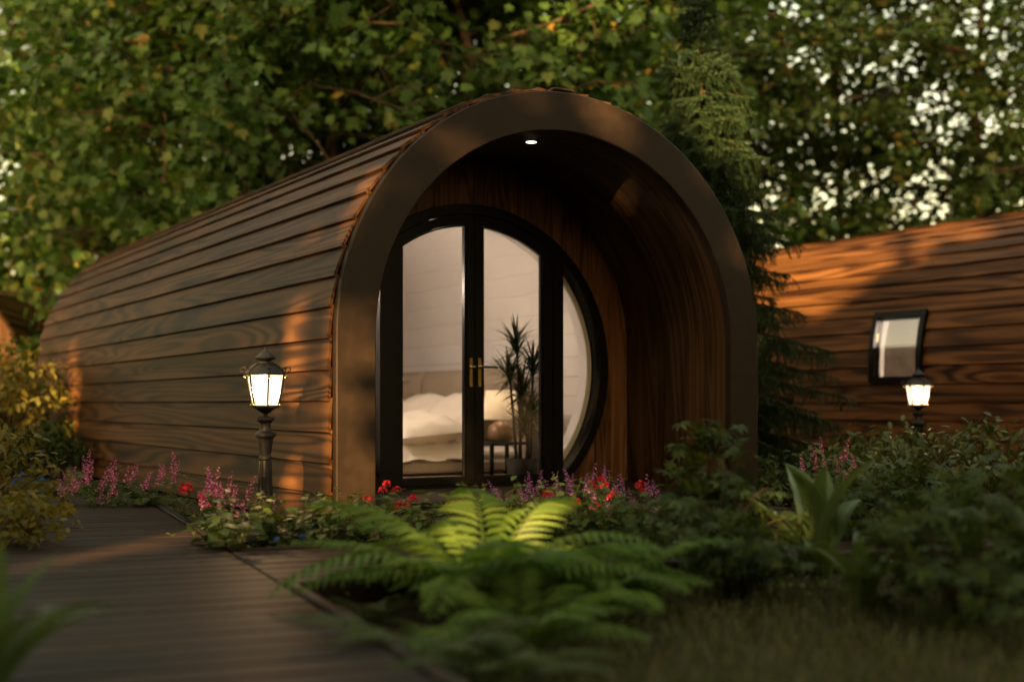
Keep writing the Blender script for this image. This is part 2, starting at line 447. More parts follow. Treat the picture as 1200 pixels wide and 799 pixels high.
for i in range(nbb):
    p = br_s + WPER*0.008 + WDIR*(i*BW)
    obj('plank', pm_br, path, p+Vector((0,0,0.05+random.uniform(-.0015,.0015))), (0, 0, rotm+random.uniform(-.001,.001)))
def edging(a, b_):
    d = (b_-a); L_ = d.length
    me = MB().bbox(0, L_, -0.0225, 0.0225, 0, 0.105, 0.006, 'x').mesh('edging_board', M['deck'])
    obj('edging', me, path, a+Vector((0,0,-0.012)), (0, 0, angz(d)))
edging(PA+WDIR*(-4.8)+WPER*0.03, PA+WDIR*(9*BW-0.06)+WPER*0.03)
edging(PA+WDIR*(9*BW+BWID+0.06)+WPER*0.03, PA+WDIR*6.0+WPER*0.03)
edging(PA+WDIR*(-4.8)-WPER*(PW+0.03), PA+WDIR*6.0-WPER*(PW+0.03))
edging(br_s+WPER*0.06-WDIR*0.03, br_s+WPER*BL-WDIR*0.03)
edging(br_s+WPER*0.06+WDIR*(BWID+0.03), br_s+WPER*BL+WDIR*(BWID+0.03))

# ------------------------------------------------------------------ pods
TH = math.atan2(0.51, 0.86)
Uv = Vector((math.cos(TH), math.sin(TH), 0)); Vv = Vector((-math.sin(TH), math.cos(TH), 0))
POD = Vector((0.348, 8.55, 0))
RO, ZC, Z0 = 1.655, 1.19, 0.06        # outer radius, height of the arch centre, bottom of the cladding
FLOOR = 0.16
def pl(x, y, z): return POD + Uv*x + Vv*y + Vector((0,0,z))

def arch(r, n=40, zb=0.0):
    """profile of radius r from bottom left over the top to bottom right: (x, z, arc length, nx, nz)"""
    P = [(-r, zb+(ZC-zb)*k/6, (ZC-zb)*k/6, -1, 0) for k in range(6)]
    for k in range(n+1):
        a = PI*k/n
        P.append((-r*math.cos(a), ZC+r*math.sin(a), (ZC-zb)+r*a, -math.cos(a), math.sin(a)))
    L0 = P[-1][2]
    P += [(r, ZC-(ZC-zb)*k/6, L0+(ZC-zb)*k/6, 1, 0) for k in range(1, 7)]
    return P
def sweep(prof_pts, cross, uvlen=True):
    """cross: closed loop of (radial offset, y); returns verts, faces, uv along the arch"""
    n = len(cross); v = []; f = []; uv = []
    per = [0]
    for i in range(n): per.append(per[-1]+math.dist(cross[i], cross[(i+1)%n]))
    for (x, z, s_, nx, nz) in prof_pts:
        for i, (o, y) in enumerate(cross):
            v.append((x+nx*o, y, z+nz*o)); uv.append((s_, per[i]))
    for i in range(len(prof_pts)-1):
        for k in range(n):
            f.append((i*n+k, (i+1)*n+k, (i+1)*n+(k+1)%n, i*n+(k+1)%n))
    f.append(tuple(range(n))); m_ = (len(prof_pts)-1)*n; f.append(tuple(range(m_+n-1, m_-1, -1)))
    return v, f, uv

NW, NA = 6, 14
CW = (ZC-Z0)/NW; CA = RO*(PI/2)/NA
_pk = {}
def plank_mesh(L_, w):
    key = (round(L_, 3), round(w, 4))
    if key not in _pk:
        sec = [(0.012,-0.018), (0.033,-0.018), (0.036,-0.014), (0.0125,w+0.004), (0.001,w+0.004)]
        n = len(sec); ys = np.linspace(0, L_, 2)
        v = [(a, y, c) for y in ys for (a, c) in sec]; uv = [(y, c-a*0.6) for y in ys for (a, c) in sec]
        f = [(k, (k+1)%n, n+(k+1)%n, n+k) for k in range(n)] + [tuple(range(n))[::-1], tuple(range(n, 2*n))]
        _pk[key] = MB().add(v, f, uv).mesh('cladding_plank', M['clad'])
    return _pk[key]

_lb = {}
def lining_mesh(L_, w):
    key = (round(L_, 3), round(w, 4))
    if key not in _lb:
        _lb[key] = MB().bbox(-0.014, 0.0, 0, L_, 0.0015, w-0.0015, 0.003, 'y').mesh('shiplap_board', M['white'])
    return _lb[key]

def course_frames(r, z0, nw, na):
    """(matrix axes, origin x, z, width, side, height range) for each course on each side"""
    cw = (ZC-z0)/nw; out_ = []
    for side in (-1, 1):
        for k in range(nw):
            out_.append((side, 0.0, side*r, z0+k*cw, cw))
        for k in range(na):
            a0 = PI/2*k/na; a1 = PI/2*(k+1)/na
            p0 = (r*math.cos(a0), ZC+r*math.sin(a0)); p1 = (r*math.cos(a1), ZC+r*math.sin(a1))
            w = math.dist(p0, p1); am = (a0+a1)/2
            out_.append((side, am, side*p0[0], p0[1], w))
    return out_
def course_matrix(side, am, x, z, y):
    n = Vector((side*math.cos(am), 0, math.sin(am))); t = Vector((-side*math.sin(am), 0, math.cos(am)))
    yv = Vector((0, 1, 0)) if side > 0 else Vector((0, -1, 0))
    m_ = Matrix.Identity(4)
    for i in range(3): m_[i][0] = n[i]; m_[i][1] = yv[i]; m_[i][2] = t[i]
    m_[0][3] = x; m_[1][3] = y; m_[2][3] = z
    return m_

def circ_z(r, x, zc=1.06): return zc+math.sqrt(max(0, r*r-x*x))

def make_pod(name, label, loc, rz, length, window=None, interior=True, porch=True):
    root = thing(name, label, 'cabin', loc, rz, 'barrel-roofed timber pods')
    # --- outside boards, one per course (two where the window interrupts it)
    for (side, am, x, z, w) in course_frames(RO, Z0, NW, NA):
        segs = [(0.012, length)]
        if window and side == -1:
            wy0, wy1, wz0, wz1 = window
            zt = z+math.cos(am)*w
            if zt > wz0+0.02 and z < wz1-0.02: segs = [(0.012, wy0), (wy1, length)]
        for (a, c) in segs:
            e = random.uniform(-0.004, 0.004)
            yo = a+e if side > 0 else c+e
            obj('plank', plank_mesh(c-a, w), root, mat=course_matrix(side, am, x, z, yo))
    # --- dark shell under the boards, open at the window
    pr = arch(RO-0.012, 36, 0.03)
    ys = [0.05, length-0.02] if not window else [0.05, window[0], window[1], length-0.02]
    if window:                                       # finer heights round the window
        hs = sorted(set([0.03, 0.5, window[2]] + [ZC] ))
    sh = MB(); v = []; f = []
    for y in ys:
        for p in pr: v.append((p[0], y, p[1]))
    n = len(pr)
    for j in range(len(ys)-1):
        for i in range(n-1):
            zm = (pr[i][1]+pr[i+1][1])/2
            if window and j == 1 and i < n//2 and window[2]-0.1 < zm < window[3]+0.06: continue
            f.append((j*n+i, (j+1)*n+i, (j+1)*n+i+1, j*n+i+1))
    sh.add(v, f); obj('shell', sh.mesh('pod_shell', M['dark']), root)
    # --- ridge cap where the two sides of boards meet
    obj('ridge_board', MB().bbox(-0.075, 0.075, 0.004, length+0.004, ZC+RO+0.022, ZC+RO+0.042, 0.006, 'y').mesh('ridge_board', M['clad']), root)
    # --- rear wall of upright boards
    bw = 0.155; k = 0; x = -1.64
    while x < 1.63:
        x1 = min(x+bw-0.004, 1.64)
        top = [(xx, ZC+math.sqrt(max(0, 1.64**2-xx*xx))) for xx in np.linspace(x1, x, 4)]
        obj('rear_board', MB().prism([(x, 0.05), (x1, 0.05)]+top, length-0.06, length-0.03).mesh('rear_board', M['endgrain']), root)
        x += bw
    # --- floor and bearers
    obj('floor', MB().box(-1.60, 1.60, 1.30 if porch else 0.1, length-0.07, FLOOR-0.05, FLOOR-0.001, 'y').mesh('pod_floor', M['floor']), root)
    for sx in (-1.1, 1.1):
        obj('bearer', MB().bbox(sx-0.06, sx+0.06, 0.25, length-0.2, -0.01, 0.108, 0.01, 'y').mesh('bearer', M['dark']), root)
    if not porch: return root
    # --- front fascia
    rf = 1.40
    cross = [(0.004,-0.052), (0.249,-0.052), (0.256,-0.045), (0.256,0.010), (-0.003,0.010), (-0.003,-0.045)]
    v, f, uv = sweep(arch(rf, 64, -0.01), cross)
    obj('fascia', MB().add(v, f, uv).mesh('fascia', M['fascia'], True, 30), root)
    # --- porch lining: curved panels running round the arch
    PD = 1.25; npan = 5; pw_ = (PD-0.015)/npan
    for k in range(npan):
        y0 = 0.0125+k*pw_; y1 = y0+pw_-0.0025
        v, f, uv = sweep(arch(1.415, 48, 0.10), [(0,y0), (0,y1), (0.018,y1), (0.018,y0)])
        obj('lining_panel', MB().add(v, f, uv).mesh('lining_panel', M['lining'], True, 30), root)
    # --- porch floor boards
    nb = 9; fb = (PD+0.02)/nb
    fme = MB().bbox(-1.405, 1.405, 0.0, fb-0.005, FLOOR-0.03, FLOOR, 0.004, 'x').mesh('porch_floor_board', M['deck'])
    for k in range(nb): obj('porch_board', fme, root, (0, 0.012+k*fb, 0))
    obj('riser', MB().bbox(-1.395, 1.395, 0.016, 0.04, 0.0, FLOOR-0.032, 0.004, 'x').mesh('riser', M['fascia']), root)
    # --- porch back wall: upright boards cut round the big circular opening
    RC = 1.205; nb = 18; bw = 2.83/nb
    for k in range(nb):
        x0 = -1.415+k*bw; x1 = x0+bw-0.003
        xs = np.linspace(x0, x1, 6)
        top = [(xx, ZC+math.sqrt(max(0, 1.414**2-xx*xx))) for xx in xs]
        mb = MB(); y0, y1 = PD, PD+0.022
        if min(abs(x0), abs(x1)) >= RC or (x0*x1 > 0 and min(abs(x0), abs(x1)) >= RC-0.005):
            mb.prism([(x0, FLOOR+.001), (x1, FLOOR+.001)]+top[::-1], y0, y1)
        else:
            xi = [min(max(xx, -RC), RC) for xx in xs]
            bot = [(xx, circ_z(RC, c)) for xx, c in zip(xs, xi)]
            mb.prism(bot+top[::-1], y0, y1)
            low = [(xx, 1.06-math.sqrt(max(0, RC*RC-c*c))) for xx, c in zip(xs, xi)]
            low = [(xx, max(zz, FLOOR+0.001)) for xx, zz in low]
            if max(p[1] for p in low) > FLOOR+0.02:
                lo_ = MB().prism([(x0, FLOOR+0.0005), (x1, FLOOR+0.0005)]+low[::-1], y0, y1)
                obj('wall_board', lo_.mesh('wall_board', M['wallboard']), root)
        obj('wall_board', mb.mesh('wall_board', M['wallboard']), root)
    # backing of the wall (white inside) with the same circular hole
    a0 = -math.asin((1.06-FLOOR)/1.205)
    def ringloop(r, n=48, za=FLOOR):
        a = -math.asin(min(1, (1.06-za)/r)); return [(r*math.cos(t), 1.06+r*math.sin(t)) for t in np.linspace(a, PI-a, n)]
    inn = ringloop(1.19, 48)
    outl = []
    for (xx, zz) in inn:
        d = Vector((xx, zz-1.06)).normalized(); t = 1.0
        for t in np.linspace(1.19, 1.9, 60):
            qx, qz = d.x*t, 1.06+d.y*t
            if (qz < ZC and abs(qx) > 1.60) or (qz >= ZC and math.hypot(qx, qz-ZC) > 1.60) or qz < FLOOR: break
        outl.append((d.x*t, max(FLOOR, 1.06+d.y*t)))
    mb = MB(); n = len(inn)
    v = [(x, PD+0.024, z) for x, z in outl]+[(x, PD+0.024, z) for x, z in inn]+[(x, PD+0.11, z) for x, z in outl]+[(x, PD+0.11, z) for x, z in inn]
    f = []
    for i in range(n-1):
        j = i+1
        f += [(i, j, n+j, n+i), (2*n+j, 2*n+i, 3*n+i, 3*n+j), (n+i, n+j, 3*n+j, 3*n+i)]
    obj('partition', mb.add(v, f).mesh('partition', M['white']), root)
    # --- round door frame
    def openring(ro, ri, y0, y1, mat, nm, n=72, bev=0.006):
        mb = MB()
        A = np.linspace(0, 1, n); v = []; f = []
        cs = [(ri, y1), (ri, y0+bev), (ri+bev, y0), (ro-bev, y0), (ro, y0+bev), (ro, y1)]
        for t in A:
            for (r, y) in cs:
                a = -math.asin(min(1, (1.06-FLOOR-0.001)/r)); an = a+(PI-2*a)*t
                v.append((r*math.cos(an), y, 1.06+r*math.sin(an)))
        k = len(cs)
        for i in range(n-1):
            for c in range(k):
                f.append((i*k+c, i*k+(c+1)%k, (i+1)*k+(c+1)%k, (i+1)*k+c))
        f += [tuple(range(k))[::-1], tuple(range((n-1)*k, n*k))]
        return obj(nm, mb.add(v, f).mesh(nm, mat, True, 35), root)
    FY = PD-0.035
    openring(1.215, 1.135, FY, PD+0.10, M['black'], 'door_frame')
    openring(1.133, 1.085, PD+0.085, PD+0.20, M['white'], 'reveal')
    obj('threshold', MB().bbox(-0.80, 0.80, FY-0.02, PD+0.1, FLOOR+0.001, FLOOR+0.02, 0.004).mesh('threshold', M['black']), root)
    for sx in (-1, 1):
        # fixed upright between door and side light
        xa, xb = (0.695, 0.785)
        if sx < 0: xa, xb = -xb, -xa
        lp = [(xa, FLOOR+0.02), (xb, FLOOR+0.02)]+[(xx, circ_z(1.137, xx)) for xx in np.linspace(xb, xa, 4)]
        obj('mullion', MB().prism(lp, FY+0.004, PD+0.07).mesh('mullion', M['black']), root)
        # side light pane
        xs = np.linspace(0.78, 1.134, 14)
        lp = [(sx*xx, circ_z(1.136, xx)) for xx in xs]+[(sx*xx, max(FLOOR+0.02, 1.06-math.sqrt(max(0, 1.136**2-xx*xx)))) for xx in xs[::-1]]
        obj('side_pane', MB().prism(lp, PD+0.03, PD+0.036).mesh('side_pane', M['glass']), root)
        # door leaf
        n = 14
        ox = np.linspace(0.692, 0.003, n); ix = np.linspace(0.607, 0.070, n)
        ol = [(0.003, FLOOR+0.022), (0.692, FLOOR+0.022)]+[(xx, circ_z(1.132, xx)) for xx in ox]
        il = [(0.070, FLOOR+0.065), (0.607, FLOOR+0.065)]+[(xx, circ_z(1.062, xx)) for xx in ix]
        if sx < 0: ol = [(-a, c) for a, c in ol]; il = [(-a, c) for a, c in il]
        leaf = obj('door', MB().frame(ol, il, FY+0.012, FY+0.072).mesh('door_leaf', M['black']), root)
        # inner glazing bead
        bl = [(0.072, FLOOR+0.067), (0.605, FLOOR+0.067)]+[(xx, circ_z(1.060, xx)) for xx in np.linspace(0.605, 0.072, n)]
        b2 = [(0.084, FLOOR+0.079), (0.593, FLOOR+0.079)]+[(xx, circ_z(1.048, xx)) for xx in np.linspace(0.593, 0.084, n)]
        if sx < 0: bl = [(-a, c) for a, c in bl]; b2 = [(-a, c) for a, c in b2]
        obj('glazing_bead', MB().frame(bl, b2, FY+0.022, FY+0.062).mesh('glazing_bead', M['black']), leaf)
        obj('pane', MB().prism(bl, FY+0.040, FY+0.046).mesh('door_pane', M['glass']), leaf)
        # handle: brass back plate and chrome lever
        hx = 0.037*sx
        h = MB()
        h.bbox(hx-0.0165, hx+0.0165, FY+0.003, FY+0.0115, 0.905, 1.125, 0.004)
        hd = obj('handle', h.mesh('handle_plate', M['brass']), leaf)
        lv = MB()
        lv.tube([(hx, FY+0.004, 1.055), (hx, FY-0.045, 1.055)], 0.011, 10)
        ex = hx+0.125 if sx > 0 else hx-0.030
        lv.tube([(hx, FY-0.045, 1.055), ((hx+ex)/2, FY-0.05, 1.055), (ex, FY-0.048, 1.053)], [0.011, 0.009, 0.008], 10)
        obj('lever', lv.mesh('lever', M['chrome'], True, 40), leaf)
    # --- downlight in the porch ceiling
    zt = ZC+1.415
    dl = obj('downlight', MB().lathe([(0.034,zt-0.006), (0.044,zt-0.006), (0.048,zt-0.001), (0.034,zt+0.004)], 20, (0,0.42,0)).mesh('downlight', M['chrome'], True), root)
    obj('lens', MB().lathe([(0.0,zt-0.0075), (0.036,zt-0.0078), (0.036,zt-0.0065)], 20, (0,0.42,0)).mesh('downlight_lens', M['porchlight']), dl)
    # --- interior shiplap lining
    if interior:
        for (side, am, x, z, w) in course_frames(1.52, FLOOR, 6, 12):
            segs = [(PD+0.115, length-0.1)]
            if window and side == -1:
                wy0, wy1, wz0, wz1 = window
                zt_ = z+math.cos(am)*w
                if zt_ > wz0-0.0 and z < wz1: segs = [(PD+0.115, wy0), (wy1, length-0.1)]
            for (a, c) in segs:
                obj('shiplap_board', lining_mesh(c-a, w), root, mat=course_matrix(side, am, x, z, a if side > 0 else c))
        obj('end_wall', MB().prism([(-1.55, FLOOR), (1.55, FLOOR)]+[(1.55*math.cos(a), ZC+1.55*math.sin(a)) for a in np.linspace(0, PI, 24)], length-0.13, length-0.10).mesh('end_wall', M['white']), root)
        # added fill light: unseen cord and glowing ball to brighten the room
        gx_, gy_, gz_ = (-0.95, 2.6, 1.95) if not window else (0.35, window[0]-0.9, 1.95)
        gl = obj('added_fill_lamp', MB().tube([(gx_, gy_, gz_+0.06), (gx_, gy_, ZC+math.sqrt(1.5**2-gx_**2))], 0.004, 6).mesh('fill_cord', M['black']), root)
        obj('fill_globe', MB().lathe([(0,-.07),(.05,-.05),(.07,0),(.05,.05),(0,.07)], 14, (gx_, gy_, gz_)).mesh('fill_globe', emit('fill_globe', (1,0.82,0.64), 1.0), True), gl)
        ld = bpy.data.lights.new('fill_light', 'POINT'); ld.energy = FILL_W if not window else FILL_W*8; ld.color = (1.0, 0.77, 0.63); ld.shadow_soft_size = 0.07
        obj('lamp', ld, gl, (gx_, gy_, gz_-0.16))
        for yy in ((2.3, 4.3, 6.6) if not window else (window[0]+0.4,)):
            zt = ZC+1.50
            dl = obj('ceiling_downlight', MB().lathe([(0.035,zt-0.014), (0.055,zt-0.010), (0.055,zt+0.004)], 16, (0,yy,0)).mesh('downlight', M['chrome'], True), root)
            obj('lens', MB().lathe([(0.0,zt-0.0145), (0.045,zt-0.0148), (0.045,zt-0.013)], 16, (0,yy,0)).mesh('downlight_lens', M['porchlight']), dl)
            ld = bpy.data.lights.new('downlight_lamp', 'SPOT'); ld.energy = INT_W; ld.color = (1.0, 0.80, 0.62); ld.spot_size = R(150); ld.spot_blend = 0.8; ld.shadow_soft_size = 0.06
            lo = obj('lamp', ld, dl, (0, yy, zt-0.03))
    if window:
        wy0, wy1, wz0, wz1 = window
        # curved frame that follows the cladding
        def surf(z, off):
            r = RO+off
            if z <= ZC: return -r, z
            a = math.asin(min(1, (z-ZC)/RO)); return -r*math.cos(a), ZC+r*math.sin(a)
        zs = np.linspace(wz0, wz1, 9)
        wf = None
        def curved(y0, y1, za, zb, o0, o1, nm, mat, par, n=9):
            mb = MB(); v = []; f = []
            for z in np.linspace(za, zb, n):
                a = surf(z, o0); c = surf(z, o1)
                v += [(a[0], y0, a[1]), (a[0], y1, a[1]), (c[0], y1, c[1]), (c[0], y0, c[1])]
            for i in range(n-1):
                for k in range(4): f.append((i*4+k, i*4+(k+1)%4, i*4+4+(k+1)%4, i*4+4+k))
            f += [(3,2,1,0), (4*n-4, 4*n-3, 4*n-2, 4*n-1)]
            return obj(nm, mb.add(v, f).mesh(nm, mat), par)
        fw = 0.062
        win = curved(wy0, wy0+fw, wz0, wz1, -0.03, 0.075, 'window', M['black'], root)
        curved(wy1-fw, wy1, wz0, wz1, -0.03, 0.075, 'window_jamb', M['black'], win)
        curved(wy0+fw, wy1-fw, wz0, wz0+fw, -0.03, 0.075, 'window_rail', M['black'], win, 3)
        curved(wy0+fw, wy1-fw, wz1-fw, wz1, -0.03, 0.075, 'window_rail', M['black'], win, 3)
        curved(wy0+fw, wy1-fw, wz0+fw, wz1-fw, 0.030, 0.034, 'pane', M['glass2'], win)
        curved(wy0+fw+0.07, wy1-fw, wz0+fw, wz0+fw+0.36, -0.10, -0.09, 'blind', M['blind'], win)
        curved(wy0-0.02, wy1+0.02, wz0-0.16, wz0+0.015, -0.15, -0.014, 'reveal', M['white'], win, 4)
        curved(wy0-0.02, wy1+0.02, wz1-0.015, wz1+0.18, -0.15, -0.014, 'reveal', M['white'], win, 5)
        curved(wy0-0.02, wy0+0.02, wz0-0.02, wz1+0.02, -0.14, -0.03, 'reveal', M['white'], win)
        curved(wy1-0.02, wy1+0.02, wz0-0.02, wz1+0.02, -0.14, -0.03, 'reveal', M['white'], win)
    return root

INT_W = 2.2; FILL_W = 11.0
pod1 = make_pod('timber_pod', 'dark timber pod with round glazed double doors behind a lantern and flower bed', POD, TH, 9.25)
P2 = POD + Uv*7.39 + Vv*(-3.6)
pod2 = make_pod('timber_pod', 'timber pod with a small square window behind the conifer and bushes', P2, TH, 10.0, window=(2.36+3.6-0.355, 2.36+3.6+0.355, 1.003, 1.739))
pod3 = make_pod('timber_pod', 'distant timber pod behind the yellow leafy bush, only its shoulder showing', (-10.35, 26.3, 0), R(180+8), 6.0, interior=False, porch=False)

# landing in front of the porch
land = thing('landing_deck', 'low timber landing in front of the round door porch', 'deck', POD, TH)
lb = MB().bbox(-1.55, 1.30, 0, 0.135, 0.0, 0.03, 0.004, 'x').mesh('landing_plank', M['deck'])
for k in range(5): obj('plank', lb, land, (0, -0.76+k*0.14, 0.055))
for sx in (-1.3, -0.1, 1.1): obj('joist', MB().box(sx-0.03, sx+0.03, -0.74, -0.08, -0.01, 0.0545, 'y').mesh('joist', M['dark']), land)

# ------------------------------------------------------------------ room furniture in the front pod
def local_thing(name, label, cat, x, y, z=FLOOR, r=0.0, group=None):
    return thing(name, label, cat, pl(x, y, z), TH+r, group)
def soft_grid(x0, x1, y0, y1, zf, nx, ny, skirt=None):
    v = []; f = []
    for j in range(ny+1):
        for i in range(nx+1):
            x = x0+(x1-x0)*i/nx; y = y0+(y1-y0)*j/ny; v.append((x, y, zf(x, y, i/nx, j/ny)))
    for j in range(ny):
        for i in range(nx): f.append((j*(nx+1)+i, j*(nx+1)+i+1, (j+1)*(nx+1)+i+1, (j+1)*(nx+1)+i))
    return v, f
bed = local_thing('bed', 'upholstered double bed with rumpled cream bedding seen through the round doors', 'bed', 0.36, 3.53)
# local: x towards the headboard, y into the pod
BX0, BX1, BY0, BY1 = -1.05, 0.90, -0.88, 0.92
obj('bed_base', MB().bbox(BX0, BX1, BY0, BY1, 0.02, 0.125, 0.02).mesh('bed_base', M['bedbase']), bed)
for (sx, sy) in ((BX0+.1,BY0+.1),(BX0+.1,BY1-.1),(BX1-.1,BY0+.1),(BX1-.1,BY1-.1)):
    obj('foot', MB().lathe([(0.025,0),(0.03,0.025)], 10, (sx,sy,0)).mesh('bed_foot', M['black']), bed)
obj('mattress', MB().bbox(BX0+.02, BX1-.02, BY0+.02, BY1-.02, 0.127, 0.235, 0.04).mesh('mattress', M['linen']), bed)
def dz(x, y, u, v):
    e = min(u, 1-u, v, 1-v)
    n_ = mnoise.fractal(Vector((x*3.1, y*3.1, 1.7)), 1.0, 2.0, 4)*0.04 + abs(mnoise.noise(Vector((x*7+y*4, y*2-x*2, 3.3))))*0.045
    if e < 0.045: return 0.135+0.012*math.sin(x*19+y*23) + (e/0.045)*0.10
    return 0.235+0.06*min(1, (e-0.045)/0.10)**0.5 + n_
v, f = soft_grid(BX0-.03, BX1-.42, BY0-.03, BY1+.03, dz, 60, 60)
obj('duvet', MB().add(v, f).mesh('duvet', M['linen'], True), bed)
def pillow_mesh(lx, ly, h, seed):
    v = []; f = []; n = 18
    for s_ in (1, -1):
        for j in range(n+1):
            for i in range(n+1):
                a, b_ = i/n*2-1, j/n*2-1
                k = (max(0, 1-a**4)*max(0, 1-b_**4))**0.5
                sh = 1-0.10*(1-abs(a)**3)*abs(b_)**3
                z = s_*h*k + mnoise.noise(Vector((a*2.2+seed, b_*2.2, s_*.3)))*0.035*k + abs(mnoise.noise(Vector((a*4+b_*2, seed*3, b_*4))))*0.03*k
                v.append((a*lx*(1-0.08*b_*b_), b_*ly*(1-0.08*a*a)*sh, z))
    m_ = (n+1)**2
    for s_ in (0, 1):
        for j in range(n):
            for i in range(n):
                q = (s_*m_+j*(n+1)+i, s_*m_+j*(n+1)+i+1, s_*m_+(j+1)*(n+1)+i+1, s_*m_+(j+1)*(n+1)+i)
                f.append(q if s_ == 0 else q[::-1])
    return MB().add(v, f).mesh('pillow', M['linen'], True)
pilm = pillow_mesh(0.34, 0.44, 0.11, 1.3)
for k, (x, y, z, rx, ry) in enumerate(((0.50,-0.30,0.46,0.05,-0.75), (0.50,0.52,0.46,0.0,-0.75), (0.02,-0.52,0.40,0.12,-0.08))):
    p = obj('pillow', pilm, None, None, None)
    p.parent = None
    p.matrix_basis = Matrix.Translation(pl(0.36+x, 3.53+y, FLOOR+z)) @ Matrix.Rotation(TH, 4, 'Z') @ Matrix.Rotation(ry, 4, 'Y') @ Matrix.Rotation(rx, 4, 'X')
    tag(p, ('plump cream pillow leaning on the headboard above the near edge of the bed', 'cream pillow leaning on the headboard at the far edge of the bed',
            'rumpled cream pillow lying flat on the duvet in front of the others')[k], 'pillow')
hb = obj('headboard', MB().bbox(0.905, 1.00, BY0-0.02, BY1+1.2, 0.0, 0.86, 0.03).mesh('headboard', M['upholstery']), bed)
cu = MB()
def cush(y0, y1):
    v = []; f = []; n = 12
    for j in range(n+1):
        for i in range(n+1):
            a, b_ = i/n*2-1, j/n*2-1
            k = (max(0, 1-a**6)*max(0, 1-b_**6))**0.5
            v.append((0.905-0.13*k, y0+(y1-y0)*(a+1)/2, 0.30+0.65*(b_+1)/2))
    for j in range(n):
        for i in range(n): f.append((j*(n+1)+i, j*(n+1)+i+1, (j+1)*(n+1)+i+1, (j+1)*(n+1)+i))
    return MB().add(v, f).mesh('headboard_cushion', M['upholstery'], True)
obj('cushion', cush(BY0-.01, 0.03), hb); obj('cushion', cush(0.04, 1.0), hb); obj('cushion', cush(1.01, 2.0), hb)
ns = local_thing('bedside_table', 'slim dark bedside table beside the bed behind the glass', 'table', 0.87, 2.36)
obj('table_top', MB().bbox(-0.20, 0.20, -0.20, 0.20, 0.27, 0.295, 0.004).mesh('table_top', M['black']), ns)
for (sx, sy) in ((-.18,-.18),(-.18,.18),(.18,-.18),(.18,.18)): obj('leg', MB().bbox(sx-.015, sx+.015, sy-.015, sy+.015, 0, 0.27, 0.003).mesh('table_leg', M['black']), ns)
tl = local_thing('table_lamp', 'bedside lamp with terracotta base and cream drum shade', 'lamp', 0.88, 2.36, FLOOR+0.296)
obj('lamp_base', MB().lathe([(0.07,0),(0.105,0.02),(0.115,0.07),(0.10,0.13),(0.05,0.165),(0.018,0.175),(0.015,0.20)], 24).mesh('lamp_base', M['ceramic'], True), tl)
M['shade'] = leafmat('lamp_shade_cloth', [(0,(0.66,0.60,0.50)),(1,(0.66,0.60,0.50))], 0.4, 0.9, 0.0, (1, 0.96, 0.90))
shd = MB().lathe([(0.155,0.19),(0.13,0.44)], 32); shd.f = [q for q in shd.f if len(q) == 4]
obj('lamp_shade', shd.mesh('lamp_shade', M['shade'], True), tl)
obj('bulb', MB().lathe([(0.0,0.20),(0.022,0.22),(0.032,0.27),(0.022,0.31),(0,0.32)], 12).mesh('bulb', emit('bulb', (1,0.74,0.45), 0.8), True), tl)
ld = bpy.data.lights.new('bedside_lamp', 'POINT'); ld.energy = 0.30; ld.color = (1, 0.74, 0.50); ld.shadow_soft_size = 0.03
obj('lamp', ld, tl, (0, 0, 0.36))

# dracaena in a pot just inside the glass
dr = local_thing('dracaena_plant', 'tall spiky dracaena in a black pot inside the glass doors', 'plant', 0.80, 1.86)
obj('pot', MB().lathe([(0.09,0.0),(0.125,0.02),(0.135,0.17),(0.125,0.17),(0.115,0.14),(0,0.14)], 20).mesh('dracaena_pot', M['pot'], True, 40), dr)
Tb = []; 
for t in np.linspace(0, 1, 5):
    w = 0.5*math.sin(PI*min(1, t*0.85+0.12))**0.6*(1-t**3)
    Tb += [(-w, t, -0.18*t*t), (w, t, -0.18*t*t)]
BLADE = np.array(Tb); BLADE_F = np.array([(2*i, 2*i+1, 2*i+3, 2*i+2) for i in range(4)])
for (cx, cy, hts, lean) in ((0.0,0.03,0.98,(-0.04,0.0)), (0.05,-0.03,0.80,(0.03,0.0)), (-0.05,-0.02,0.60,(0.02,-0.02)), (0.06,0.04,0.45,(0.03,0.01)), (-0.03,0.05,0.74,(-0.05,0.03)), (0.02,-0.06,0.32,(-0.05,-0.02))):
    top = (cx+lean[0], cy+lean[1], 0.14+hts)
    cn = obj('cane', MB().tube([(cx,cy,0.13),((cx+top[0])/2+0.008,(cy+top[1])/2,0.13+hts/2),top], [0.013,0.011,0.009], 7).mesh('cane', M['bark'], True), dr)
    n = 95
    a = rng.uniform(0, 2*PI, n); e = np.sin(rng.uniform(-0.35, 1.35, n))
    ax = np.stack([np.cos(a)*np.sqrt(1-e*e), np.sin(a)*np.sqrt(1-e*e), e], 1)
    pos = np.array(top)+np.stack([np.zeros(n), np.zeros(n), rng.uniform(-0.10, 0.03, n)], 1)
    V, F = scatter(BLADE, BLADE_F, pos, ax, np.tile([0,0,1.0], (n,1)), rng.uniform(0.18, 0.30, n), np.full(n, 0.020))
    tag(obj('leaves', np_mesh('dracaena_leaves', V, F, M['dracaena']), dr), kind='stuff')

